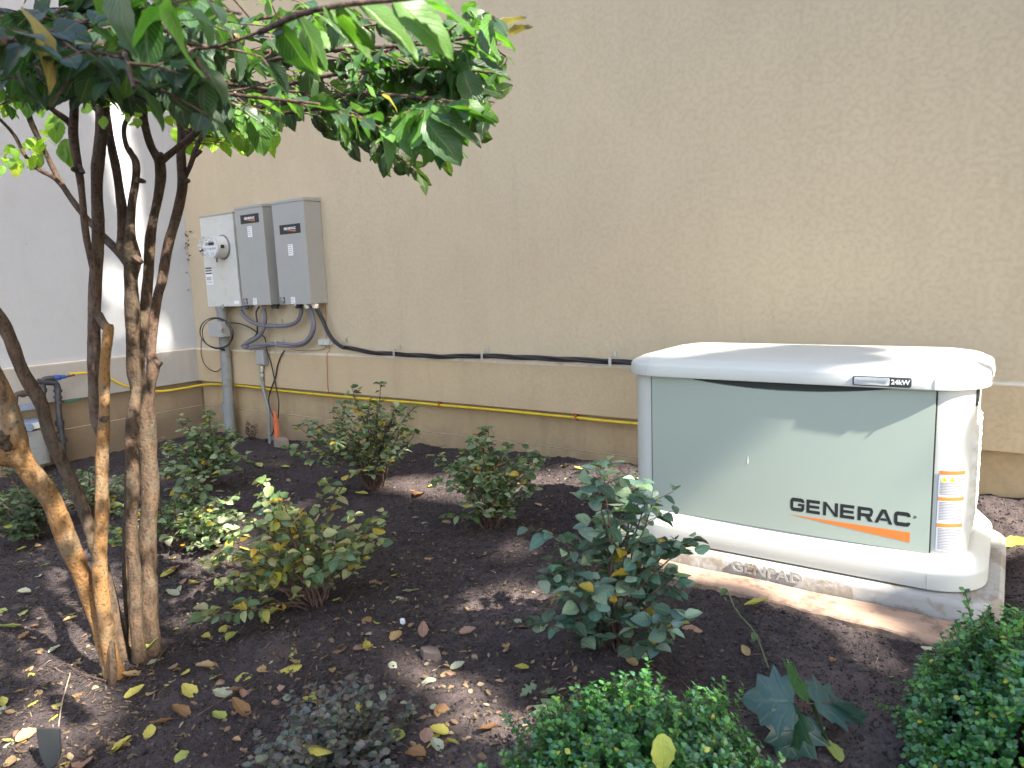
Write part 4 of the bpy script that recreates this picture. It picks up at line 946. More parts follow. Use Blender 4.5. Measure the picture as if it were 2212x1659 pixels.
    B([(470, 130, 2.5), (570, 110, 2.7), (700, 130, 2.9), (820, 170, 2.9)], .006, .002, .085, 14, [(.05, .11, .02), (.07, .14, .02)], .45, .28)
    B([(378, 227, 2.5), (360, 235, 2.7), (340, 228, 2.9)], .004, .002, .07, 4, yg_lit, .3, .12)
    for k in range(95):
        u = rng.uniform(375, 600); v = rng.uniform(225, 322)-abs(u-500)*.12*(rng.random()); dd = rng.uniform(2.8, 3.4)
        p = at(u, v-12, dd); lf.add(T_VIB[rng.integers(3)], p, rv(.5)+[0, 0, -.9], rv(.5)-FH*.8, rng.uniform(.05, .085), jitter(yg_lit[rng.integers(3)]))
    for k in range(9):
        a = at(396+rng.uniform(-10, 50), 285+rng.uniform(-30, 20), 2.6); e = at(rng.uniform(430, 600), rng.uniform(230, 300), 3.2); tw.tube(smooth([a, (a+e)/2+rv(.03), e], 5), np.linspace(.0035, .0012, 11), 5)
    # small-leaved trailing twigs under the right side
    for (u0, v0, u1, v1, d_, m) in [(700, 235, 905, 375, 2.1, 16), (690, 230, 850, 365, 2.15, 14), (640, 200, 760, 310, 2.2, 12), (600, 190, 700, 275, 2.3, 12), (760, 200, 960, 330, 1.9, 14), (520, 170, 640, 260, 2.5, 12), (640, 60, 860, 160, 2.0, 16), (760, 60, 980, 130, 1.8, 16), (700, 130, 930, 215, 1.9, 16), (820, 150, 1060, 200, 1.7, 16), (560, 110, 740, 230, 2.2, 14), (880, 190, 1040, 290, 1.7, 12), (400, 120, 560, 230, 2.4, 14)]:
        a = at(u0, v0, d_); e = at(u1, v1, d_-.05); Q = smooth([a, (a+e)/2+[0, 0, .04], e], 8); tw.tube(Q, np.linspace(.003, .001, len(Q)), 5); cs = [(.028, .06, .014), (.04, .085, .014), (.02, .045, .014)]
        for j in range(m):
            p = Q[int((len(Q)-1)*(j+1)/m)]; lf.add(T_VIB[rng.integers(3)], p, rv(.5)+[0, 0, -.8]+RT*.3, rv(.6)-FH*.6, rng.uniform(.045, .07), jitter(cs[rng.integers(3)]))
    # left and near canopy
    dk_shade = [(.013, .044, .02), (.009, .03, .018), (.02, .06, .018), (.013, .045, .025)]; dk0 = dk_shade  # leaf greens darkened and blued, crown shade put into the colour
    B([(232, 60, 2.1), (160, 100, 1.7), (80, 130, 1.4), (-20, 150, 1.2)], .008, .003, .085, 13, dk_shade, .35, .28)
    B([(240, 0, 2.0), (180, 40, 1.5), (110, 70, 1.15), (10, 90, .95)], .008, .003, .085, 13, dk_shade, .35, .28)
    B([(240, 20, 2.0), (260, 60, 1.5), (270, 120, 1.15), (290, 190, 1.0)], .007, .003, .08, 12, dk_shade, .35, .22)
    B([(240, 0, 2.0), (330, 40, 1.5), (400, 100, 1.15), (450, 170, 1.0)], .007, .003, .08, 12, dk_shade, .35, .22)
    B([(215, 100, 2.2), (150, 150, 2.0), (80, 190, 1.9), (0, 200, 1.8)], .006, .002, .09, 12, greens, .35, .25)
    B([(298, 60, 2.2), (330, 20, 1.7), (420, 10, 1.3), (520, 30, 1.05)], .006, .002, .10, 9, greens, .35, .25)
    B([(298, 100, 2.2), (260, 150, 1.9), (200, 190, 1.7), (140, 200, 1.6)], .006, .002, .09, 10, dk_shade, .4, .22)
    B([(150, 40, 2.0), (60, 30, 1.7), (-30, 40, 1.5)], .006, .002, .095, 10, dk_shade, .35, .28)
    B([(66, 190, 2.2), (30, 220, 2.25), (-20, 230, 2.3)], .004, .002, .075, 6, yg_lit, .4, .15)
    B([(59, 216, 2.3), (90, 150, 2.3), (140, 170, 2.4), (230, 190, 2.5)], .005, .002, .08, 8, greens, .4, .2)
    # near bright spray at the top
    br = [(.04, .12, .012), (.032, .10, .014), (.05, .135, .014)]
    Pn = [at(u, v, d) for u, v, d in [(560, 70, 1.05), (650, 30, .95), (750, 10, .87), (850, 0, .82), (950, -12, .78)]]
    Q = smooth(Pn, 8); tw.tube(Q, np.linspace(.0042, .0022, len(Q)), 8)
    for (u, v, d_, du, dv, sz) in [(700, 14, .90, 110, 95, .075), (775, 10, .86, 150, 100, .085), (850, 5, .83, 150, 110, .085), (885, -10, .80, 160, 60, .08), (640, 35, .96, 70, 90, .07), (605, 55, 1.0, 60, 110, .07), (730, 15, .88, 70, 100, .06)]:
        p = at(u, v, d_); e = at(u+du, v+dv, d_+.02); d = unit(e-p); n = unit(np.array([-.2, -.75, .75])+rv(.12)); lf.add(T_VIB[0], p, d, n, sz, jitter(br[rng.integers(3)], .12)); 
    # tip sprays at the right edge
    for (u, v, d_, du, dv, sz) in [(960, 232, 1.35, 110, 20, .10), (930, 250, 1.35, 115, 45, .105), (985, 225, 1.35, 70, 25, .08), (920, 262, 1.35, 75, 90, .10), (1010, 140, 1.4, 90, 22, .085), (1000, 155, 1.4, 30, 75, .075), (1040, 30, 1.5, 30, 80, .07), (1010, 25, 1.5, 10, 70, .06), (1010, 20, 1.5, 60, 40, .065), (760, 230, 1.3, -50, 50, .06)]:
        p = at(u, v, d_); e = at(u+du, v+dv, d_); lf.add(T_VIB[rng.integers(3)], p, e-p, unit(np.array([0, -.5, .8])+rv(.15)), sz, jitter(greens[rng.integers(4)]))
    # hanging low-left sprays
    for k in range(26):
        u = rng.uniform(0, 105); v = 300+rng.uniform(0, 60)-(u > 60)*10; p = at(u, v, rng.uniform(2.2, 2.4)); lf.add(T_VIB[rng.integers(3)], p, rv(.6)+[0, 0, -.8], rv(1), rng.uniform(.035, .055), jitter(yg_lit[rng.integers(3)]))
    for u, v, sz in [(118, 250, .08), (145, 300, .085), (132, 315, .05), (112, 245, .05), (80, 200, .07)]:
        p = at(u, v, 2.2); lf.add(T_VIB[0], p, np.array([0.05, 0, -1.])+rv(.1), -FW+rv(.3), sz, jitter(yg_lit[2]))
    for k in range(20):
        u = rng.choice([225, 340, 275])+rng.uniform(-25, 25); v = 235+rng.uniform(-20, 25); p = at(u, v, 2.25); lf.add(T_VIB[0], p, rv(.7)+[0, 0, -.6], rv(1), rng.uniform(.03, .05), jitter(yg_lit[rng.integers(3)]))
    # withered tips
    wd = [(.16, .12, .06), (.30, .22, .10)]
    for (u, v, d_, du, dv, sz, c) in [(1060, 62, 1.55, 70, -10, .075, 0), (1090, 78, 1.55, 62, -10, .06, 0), (825, 205, 1.4, 35, 15, .04, 1), (1000, 225, 1.35, 25, 10, .035, 1), (50, 20, 1.0, 70, 80, .10, 1), (607, 235, 1.9, 2, 40, .04, 0), (505, 60, 1.5, 20, 60, .05, 0)]:
        p = at(u, v, d_); e = at(u+du, v+dv, d_); lf.add(T_DEAD[3 if c == 0 else 1], p, e-p, rv(.3)+[0, -.3, 1], sz, np.array(wd[c]))
    tw.build('twigs', MT['twig'], t); lf.build('crown', MT['leaf_tree'], t)
    print('tree leaves', ntot)
vtree()

# ------------------------------------------------------------------ shrubs
def shrub(u, v, left, right, top, dh_spread, nst, cols, lsize, label, seed, yellow=.08, low=.35, name='shrub', mat='leaf_shrub', group='low leafy shrubs in the mulch bed', dens=1., woody=1., lean=0., spots=(), sprigs=()):
    global rng
    keep = rng; rng = np.random.default_rng(seed)
    b = pxg(u, v); dep = (b-CAM)@FH; px = dep/FPX
    t = thing(name, b, label, name.replace('_', ' ') if name != 'shrub' else 'shrub', group)
    wl = (u-left)*px; wr = (right-u)*px; H = (v-top)*px*1.02; rh = np.array([RT[0], RT[1], 0]); rh /= np.linalg.norm(rh)
    lf = Leaves(); g = G(); cnt = 0
    YL = [(.42, .30, .03), (.5, .32, .03), (.30, .27, .04)]
    for k in range(nst+len(sprigs)):
        s = rng.uniform(-1, 1); s = math.copysign(abs(s)**.8, s); wdt = wr if s > 0 else wl
        hx = s*wdt*.92+lean*px; dy = rng.uniform(-1, 1)*dh_spread
        rad = math.sqrt(min(1, s*s*.9+(dy/max(dh_spread, .01))**2*.5)); hz = H*1.08*(1-.5*rad**2)*rng.uniform(max(.2, low), 1.0)
        end = b+rh*hx+FH*dy+np.array([0, 0, hz])
        if k >= nst: uu, vv = sprigs[k-nst]; end = at(uu, vv, dep+rng.uniform(-.08, .05)); hz = end[2]-b[2]; hx = (end-b)@rh
        mid = b+(end-b)*.5+np.array([0, 0, hz*.12])-rh*hx*.12+rv(.012)
        st = b+rh*rng.uniform(-.03, .03)+FH*rng.uniform(-.03, .03)-[0, 0, .03]; Q = smooth([st, (st+mid)/2+rv(.008), mid, (mid+end)/2+rv(.012), end], 5)
        n = len(Q); g.tube(Q, np.linspace(.0046*woody, .0016, n), 6, wob=.1)
        L = np.concatenate([[0], np.cumsum(np.linalg.norm(np.diff(Q, axis=0), axis=1))]); s0 = L[-1]*rng.uniform(.35, .65); step = lsize*.34/dens
        side = 1
        while s0 <= L[-1]:
            i = min(n-2, int(np.searchsorted(L, s0))); p = Q[i]; al = unit(Q[i+1]-Q[i]); side = -side
            # short side shoot every few leaves
            m = 1 if rng.random() < .6 else 3
            az = rng.uniform(0, 2*pi); out = unit(np.array([math.cos(az), math.sin(az), 0])*.9+al*.35)
            pp = p
            if m == 3: e = p+out*lsize*rng.uniform(.6, 1.5)+[0, 0, .01]; g.tube([p, e], [.0013, .0009], 4, False)
            for j in range(m):
                if m == 3: pp = p+(e-p)*(j+1)/3; az2 = az+(-1)**j*1.0; out = unit(np.array([math.cos(az2), math.sin(az2), .15]))
                sz = lsize*rng.uniform(.45, 1.05); d = unit(out+[0, 0, rng.uniform(-.45, .25)]); nr = unit(np.array([0, 0, 1.])+rv(.5)-FH*.2)
                c = jitter(YL[rng.integers(3)], .2) if rng.random() < yellow else jitter(cols[rng.integers(len(cols))])
                lf.add(T_SHR[rng.integers(4)], pp+out*.004, d, nr, sz, c, rng.uniform(.75, 1.15)); cnt += 1
            s0 += step*rng.uniform(.7, 1.3)
        for j in range(3):
            az = rng.uniform(0, 2*pi); lf.add(T_SHR[rng.integers(3)], end, [math.cos(az), math.sin(az), .35], np.array([0, 0, 1.])+rv(.4), lsize*rng.uniform(.6, 1.0), jitter(cols[rng.integers(len(cols))])); cnt += 1
    for (uu, vv, sz, c) in spots:
        p = at(uu, vv, dep-.1); lf.add(T_SHR[0], p, unit(rv(.4)-FH*.5-[0, 0, .3]), unit(-FW+[0, 0, .8]+rv(.2)), sz, np.array(c), 1.2); g.tube([p, p-[0, 0, sz]+rv(.005)], .001, 4)
    g.build('stems', MT['twig'], t); lf.build('foliage', MT[mat], t); rng = keep
    return t
GR = [tuple(q*1.75 for q in c_) for c_ in [(.14, .17, .10), (.075, .11, .05), (.05, .08, .032), (.16, .19, .11), (.032, .06, .02), (.022, .04, .014), (.10, .13, .07)]]
OL = [tuple(q*1.75 for q in c_) for c_ in [(.16, .17, .07), (.11, .13, .05), (.07, .10, .04), (.035, .06, .025), (.22, .21, .11), (.05, .09, .05)]]
BL = [tuple(q*1.75 for q in c_) for c_ in [(.13, .18, .14), (.04, .085, .07), (.06, .11, .095), (.022, .05, .038), (.10, .14, .10), (.015, .035, .022)]]
shrub(815, 1055, 625, 905, 835, .28, 30, GR, .046, 'tallest sparse shrub with dark bare stems, in front of the yellow pipe', 11, .10, .5, dens=.9, woody=1.3, sprigs=[(760, 838), (800, 862), (640, 920), (895, 880), (862, 930), (735, 870)])
shrub(690, 1305, 440, 860, 1020, .28, 34, OL, .055, 'broad shrub with many yellowing leaves in the middle of the bed', 12, .16, .15, dens=.85, spots=[(565, 1030, .045, (.25, .36, .12)), (585, 1050, .045, (.25, .36, .12)), (600, 1075, .05, (.2, .38, .15)), (600, 1235, .06, (.5, .42, .02))], sprigs=[(570, 1035), (820, 1120), (452, 1215), (480, 1190), (610, 1075), (760, 1022), (700, 1040)])
shrub(1055, 1140, 938, 1170, 925, .2, 30, GR, .045, 'shrub beside the sunlit patch, left of the generator shadow', 13, .07, .3, sprigs=[(1055, 925), (1150, 978), (950, 985), (1165, 990)])
shrub(1335, 1400, 1170, 1512, 1005, .2, 25, BL, .06, 'blue-green shrub standing in front of the left end of the generator', 14, .05, .25, dens=.85, sprigs=[(1298, 1005), (1305, 1030), (1485, 1175), (1430, 1170), (1190, 1155), (1180, 1345), (1395, 1080), (1410, 1085), (1225, 1340)])
shrub(445, 1060, 345, 530, 895, .22, 28, GR, .052, 'grey-green shrub in front of the thick grey conduit', 15, .04, .35, sprigs=[(452, 900), (360, 960), (515, 950), (425, 925)])
shrub(375, 1185, 240, 530, 1010, .25, 34, GR, .05, 'low spreading shrub just right of the tree trunks', 16, .08, .25, sprigs=[(515, 1115), (262, 1090), (400, 1020), (500, 1080)])
shrub(70, 1165, -10, 150, 985, .25, 30, [(.04, .07, .03), (.055, .09, .04), (.03, .055, .025)], .045, 'dark green shrub at the far left below the gas meter', 17, .03, .25)
shrub(205, 1120, 130, 300, 995, .2, 18, GR, .045, 'small shrub behind the trunks near the slate stones', 18, .05, .25)

def topsprig():
    pass
def boxwood(u, v, left, right, top, ry, label, seed, n):
    b = pxg(u, v); dep = (b-CAM)@FH; px = dep/FPX; r = np.random.default_rng(seed)
    t = thing('boxwood', b, label, 'boxwood', 'clipped boxwood shrubs along the front')
    rx = (right-left)/2*px; H = (v-top)*px; rh = np.array([RT[0], RT[1], 0]); rh /= np.linalg.norm(rh); c0 = b+rh*((left+right)/2-u)*px
    lf = Leaves(); g = G(); cols = [(.03, .15, .035), (.05, .22, .035), (.018, .09, .028), (.10, .31, .045), (.04, .18, .09)]
    for k in range(n):
        a = r.uniform(0, 2*pi); el = math.asin(r.uniform(0, 1)); lump = 1+.10*math.sin(a*5+el*4+seed)+.07*math.sin(a*11+el*9)
        dr = np.array([math.cos(a)*math.cos(el)*rx, math.sin(a)*math.cos(el)*ry, math.sin(el)*H]); f = r.uniform(.6, 1.0)**.4*lump*(1+(.16*r.random() if r.random() < .12 else 0))
        tipp = c0+rh*dr[0]*f+FH*dr[1]*f+np.array([0, 0, dr[2]*f]); nrm = unit(rh*math.cos(a)*math.cos(el)+FH*math.sin(a)*math.cos(el)+np.array([0, 0, math.sin(el)+.5])); ln = r.uniform(.03, .065)
        st = tipp-nrm*ln; g.tube([st, tipp], .0009, 3, False)
        for j in range(9):
            q = st+(tipp-st)*(j+1)/9; az = j*2.4; s1 = unit(np.cross(nrm, [0.3, .5, .1])); s2 = np.cross(nrm, s1); d = unit(s1*math.cos(az)+s2*math.sin(az)+nrm*.7); 
            c = np.array(cols[r.integers(5)])*(1+r.uniform(-.25, .25)) if r.random() > .012 else np.array((.5, .5, .06))
            lf.add(T_SML[j % 2], q, d, unit(nrm+rv(.3)), r.uniform(.010, .016), np.clip(c, 0, 1), 1.35)
    for k in range(14): e = c0+np.array([r.uniform(-1, 1)*rx*.6, r.uniform(-1, 1)*ry*.6, H*.7]); g.tube([c0-[0, 0, .05], (c0+e)/2+rv(.02), e], [.008, .005, .002], 6)
    g.build('stems', MT['twig'], t); lf.build('foliage', MT['leaf_box'], t)
boxwood(1395, 1760, 1055, 1735, 1470, .24, 'boxwood with small bright leaves at the bottom middle, a yellow leaf on it', 21, 2300)
boxwood(2200, 1660, 1945, 2460, 1300, .24, 'tall dark green boxwood at the bottom right, beside the pad corner', 22, 2400)

def loropetalum():
    r = np.random.default_rng(31)
    b = pxg(725, 1640); t = thing('shrub', b, 'low purple-grey shrub with tiny leaves at the bottom of the bed', 'shrub')
    dep = (b-CAM)@FH; px = dep/FPX; lf = Leaves(); g = G(); rh = np.array([RT[0], RT[1], 0]); cols = [(.10, .12, .12), (.13, .11, .12), (.075, .095, .10), (.16, .17, .13), (.11, .075, .085)]
    for k in range(90):
        s = r.uniform(-1, 1); dy = r.uniform(-1, 1)*.16; end = b+rh*s*180*px+FH*dy+np.array([0, 0, r.uniform(.25, 1)*.155*(1-.5*abs(s))*1.2]); st = b+rh*s*50*px+[0, 0, -.02]
        Q = smooth([st, (st+end)/2+rv(.012), end], 6); g.tube(Q, np.linspace(.0022, .0008, len(Q)), 4, False)
        for i in range(3, len(Q)):
            al = unit(Q[i]-Q[i-1])
            for j in range(2):
                az = r.uniform(0, 2*pi); lf.add(T_SML[j], Q[i], [math.cos(az), math.sin(az), .3], np.array([0, 0, 1.])+rv(.4), r.uniform(.012, .024), jitter(cols[r.integers(5)]), 1.5)
    g.build('stems', MT['twig'], t); lf.build('foliage', MT['leaf_dark'], t)
loropetalum()

# lobed leaves of the young sapling
def lobed(cx=0., n=4, seed=0, lob=5):
    """maple-like outline, unit length, as fan quads around a midrib grid"""
    r = np.random.default_rng(seed); out = []
    prof = [(0, 0), (.18, -.04), (.42, .06), (.36, .2), (.56, .34), (.34, .44), (.40, .66), (.22, .70), (.12, .88), (0, 1.)] if lob == 5 else [(0, 0), (.1, .08), (.2, .22), (.09, .32), (.27, .48), (.1, .56), (.22, .74), (.09, .80), (.06, .92), (0, 1.)]
    vs = []; uv = []
    m = len(prof)
    for j, (w_, y) in enumerate(prof):
        yy = j/(m-1)
        for i in range(5):
            u_ = (i-2)/2; x = u_*w_; y2 = yy*(1-abs(u_))+y*abs(u_)
            vs.append((x, y2, .18*abs(x)-.25*yy*yy+.03*math.sin(j*2+u_*4))); uv.append((u_, yy))
    fs = [(j*5+i, j*5+i+1, (j+1)*5+i+1, (j+1)*5+i) for j in range(m-1) for i in range(4)]
    return np.array(vs), np.array(fs), np.array(uv)
T_MAP = lobed(); T_OAK = lobed(lob=4)
def sapling():
    b = pxg(1745, 1610); t = thing('seedling', b, 'young seedling with broad blue-green lobed leaves between the two boxwoods', 'seedling')
    dep = (b-CAM)@FH; lf = Leaves(); g = G()
    top = at(1735, 1520, dep)
    g.tube(smooth([b-[0, 0, .03], (b+top)/2+[.01, 0, 0], top], 5), .003, 6)
    for (u, v, du, dv, sz, c) in [(1730, 1520, -130, -15, .115, (.04, .10, .095)), (1725, 1530, -20, 110, .12, (.035, .09, .08)), (1745, 1520, 120, -5, .11, (.05, .115, .11)), (1750, 1525, 55, 70, .10, (.08, .17, .07)), (1715, 1500, 15, -85, .085, (.06, .14, .06)), (1790, 1515, 80, 35, .09, (.045, .10, .10)), (1735, 1530, -50, 65, .10, (.05, .12, .06))]:
        p = at(u+du*.12, v+dv*.12, dep-.01); e = at(u+du, v+dv, dep+rng.uniform(-.10, .06)); lf.add(T_MAP, p, e-p, unit(-FW*.25+[0, 0, 1]+rv(.4)), sz*1.05, np.array(c)*.9, 1.3); g.tube([top, p], .0015, 5, False)
    g.build('stem', MT['twig'], t); lf.build('foliage', MT['leaf_sap'], t)
    a = pxg(1660, 1450); P = [pxg(u, v)+[0, 0, h] for u, v, h in [(1660, 1450, .01), (1630, 1400, .05), (1590, 1370, .08), (1570, 1335, .10)]]
    t = thing('seedling', a, 'thin bent green sprig with a few tiny leaves in front of the board', 'seedling')
    G().tube(smooth(P, 6), .0022, 6).build('stem', plain('green_stem', (.10, .12, .05), .6), t); lf = Leaves()
    for k in (1, 2, 3): lf.add(T_SHR[0], P[k], rv(.6)+[0, 0, .2], rv(.4)+[0, 0, 1], .03, np.array((.06, .13, .04)))
    lf.build('foliage', MT['leaf_shrub'], t)
sapling()
def weeds():
    r = np.random.default_rng(66)
    q = Z2(665, 1340, -.04); t = thing('dead_weed', q, 'dark withered weed against the wall foot left of the thin conduit', 'weed'); g = G()
    for k in range(22):
        e = Z2(665+r.uniform(-55, 60), 1180+r.uniform(0, 110), -.06+r.uniform(-.03, .02)); a = q+[r.uniform(-.02, .02), 0, -.02]; g.tube(smooth([a, (a+e)/2+r.normal(0, .012, 3), e, e+r.normal(0, .015, 3)], 4), np.linspace(.0022, .0008, 13), 4)
    g.build('stems', MT['twig'], t); lf = Leaves()
    for k in range(40): lf.add(T_DEAD[r.integers(4)], Z2(665+r.uniform(-50, 60), 1180+r.uniform(0, 120), -.06+r.uniform(-.03, .02)), r.normal(0, 1, 3), r.normal(0, 1, 3), r.uniform(.012, .025), np.array((.05, .03, .02)))
    lf.build('foliage', MT['leaf_dead'], t)
    lf = Leaves()
    for k in range(34): p = onW1(402+r.uniform(-1, 6), 545+r.uniform(-45, 80), -.012-r.uniform(0, .02)); lf.add(T_DEAD[r.integers(4)], p, r.normal(0, 1, 3), r.normal(0, 1, 3), r.uniform(.01, .035), np.array((.16, .11, .07)))
    tag(lf.build('cobweb_debris', MT['leaf_dead']), 'dry leaf scraps caught in cobwebs in the wall corner beside the meter box', 'debris')
weeds()
def sprig():
    a = pxg(1240, 1500)+[0, 0, .03]; t = thing('broken_sprig', a, 'broken twig with pale green oak leaves lying left of the front boxwood', 'twig')
    P = [pxg(u, v)+[0, 0, .025] for u, v in [(1250, 1505), (1215, 1515), (1190, 1535), (1160, 1565)]]; G().tube(smooth(P, 6), .002, 6).build('twig', MT['twig'], t); lf = Leaves()
    for (u, v, du, dv, sz) in [(1195, 1530, -55, 45, .10), (1200, 1518, -45, -25, .07), (1200, 1530, 5, 60, .075), (1160, 1500, -45, 15, .055), (1195, 1535, -25, 70, .07)]:
        p = pxg(u, v)+[0, 0, .03]; e = pxg(u+du, v+dv)+[0, 0, .02]; lf.add(T_OAK, p, e-p, np.array([0, -.2, 1.])+rv(.2), sz, np.array((.20, .27, .15)), 1.3)
    lf.build('foliage', MT['leaf_shrub'], t)
sprig()
def marker():
    b = pxg(112, 1650); t = thing('garden_light_shade', b, 'dark plastic ground marker with rounded bottom at the lower left corner', 'garden marker')
    dep = (b-CAM)@FH; pts = [(80, 1574), (129, 1575), (132, 1620), (128, 1640), (118, 1655), (105, 1658), (95, 1645), (86, 1620)]
    F_ = [at(u, v, dep-.03) for u, v in pts]; G().rings([[p-FW*.004 for p in F_][::-1], [p+FW*.004 for p in F_][::-1]]).build('blade', MT['blackp'], t, smooth=False)
    G().tube([at(112, 1650, dep-.03), b-[0, 0, .06]], .005, 8).build('spike', MT['blackp'], t); t.name = 'garden_marker'
    P = [pxg(u, v)+[0, 0, h] for u, v, h in [(125, 1580, .0), (135, 1530, .015), (148, 1490, .025), (153, 1468, .022), (146, 1462, .01)]]
    tag(G().tube(smooth(P, 6), .0018, 6).build('bent_twig', plain('pale_twig', (.35, .25, .18), .7)), 'thin pale bent twig rising beside the dark marker', 'twig')
marker()

# ------------------------------------------------------------------ loose things on the ground
def inview(x, y):
    u, v, z = proj((x, y, 0)); return z > .5 and -80 < u < 2290 and v < 1760
def blocked(x, y): return abs(x-CX) < .69 and abs(y-CY) < .41
def scatter():
    r = np.random.default_rng(5); V = []; F = []; n = 0
    Vc = []; Fc = []; nc = 0; made = 0; tries = 0
    bx = np.array([(-1,-1,-1),(1,-1,-1),(1,1,-1),(-1,1,-1),(-1,-1,1),(1,-1,1),(1,1,1),(-1,1,1)], float); bf = np.array([(0,3,2,1),(4,5,6,7),(0,1,5,4),(1,2,6,5),(2,3,7,6),(3,0,4,7)])
    pts = r.uniform([0.03, -3.5], [7.2, -.02], (190000, 2))
    dist = np.hypot(pts[:, 0]-CAM[0], pts[:, 1]-CAM[1]); keep = r.random(len(pts)) < np.clip(2.6/dist, .25, 1)**1.3
    pts = pts[keep]; cl = vnoise(pts[:, 0], pts[:, 1], .25, 77)+vnoise(pts[:, 0], pts[:, 1], .7, 78)
    zs_ = gfull(pts[:, 0], pts[:, 1])
    leftness = np.clip((5.35-pts[:, 0])/1.0, 0.12, 1)
    for (x, y), z, c, ll in zip(pts, zs_, cl, leftness):
        if blocked(x, y) or not inview(x, y): continue
        if r.random() < ll*.62 and c > -.3:   # bark shred
            L = r.uniform(.005, .024)*(1.7 if r.random() < .06 else 1); W = r.uniform(.0008, .0024); T = r.uniform(.0005, .0013)
            a = r.uniform(0, pi); tl = r.normal(0, .3); ca, sa = math.cos(a), math.sin(a); ct, s_t = math.cos(tl), math.sin(tl)
            P = bx*[L/2, W, T]; P[:, 1] *= r.uniform(.5, 1, 8); X = P[:, 0]*ct-P[:, 2]*s_t; Z = P[:, 0]*s_t+P[:, 2]*ct
            V.append(np.stack([x+X*ca-P[:, 1]*sa, y+X*sa+P[:, 1]*ca, z+.004+Z], 1)); F.append(bf+n); n += 8
        else:            # soil crumb
            if r.random() < .35: continue
            s = r.uniform(.0012, .0035)*(2.2 if r.random() < .04 else 1); P = bx*s*r.uniform(.5, 1.1, (8, 3)); a = r.uniform(0, pi); ca, sa = math.cos(a), math.sin(a)
            Vc.append(np.stack([x+P[:, 0]*ca-P[:, 1]*sa, y+P[:, 0]*sa+P[:, 1]*ca, z+P[:, 2]*.8+s*.4], 1)); Fc.append(bf+nc); nc += 8
    print('chips', len(V), 'crumbs', len(Vc))
    tag(np_mesh('mulch', np.concatenate(V), np.concatenate(F), MT['chip'], smooth_=False), 'shredded dark bark mulch over the soil', 'mulch', kind='stuff')
    tag(np_mesh('soil_crumbs', np.concatenate(Vc), np.concatenate(Fc), MT['crumb'], smooth_=True), 'crumbly clods of dark soil', 'soil', kind='stuff')
scatter()
KIND = {'yellow': ((.52, .44, .09), 'yellow leaf lying on the dark mulch'), 'lime': ((.38, .42, .11), 'yellow-green leaf lying on the dark mulch'), 'tan': ((.42, .27, .13), 'dry tan leaf lying on the dark mulch'),
        'brown': ((.27, .13, .055), 'curled brown leaf lying on the dark mulch'), 'pink': ((.36, .20, .15), 'pale pinkish-brown leaf lying on the dark mulch'), 'pale': ((.42, .42, .30), 'pale grey-green leaf lying on the dark mulch')}
def fallen(u, v, kind, size, rz=None, label=None, hz=.0, up=None, P=None):
    p = pxg(u, v) if P is None else np.array([P[0], P[1], 0.])
    if blocked(p[0], p[1]): return
    z = float(gfull(p[0], p[1]))+.007+hz
    a = random.uniform(0, 2*pi) if rz is None else rz; lf = Leaves()
    c = np.array(KIND[kind][0])*np.array([random.uniform(.85, 1.1)]*3)
    size *= 1.15; d = np.array([math.cos(a), math.sin(a), random.uniform(-.12, .18)]); nr = np.array([0, 0, 1.])+rv(.22) if up is None else np.array(up)
    lf.add(T_DEAD[rng.integers(4)], np.array([0, 0, 0.])-d*size/2, d, nr, size, np.clip(c, 0, 1), random.uniform(.9, 1.5))
    o = lf.build('fallen_leaf', MT['leaf_dead']); o.location = (float(p[0]), float(p[1]), z)
    tag(o, label or KIND[kind][1], 'leaf', 'fallen leaves scattered on the mulch' if label is None else None)
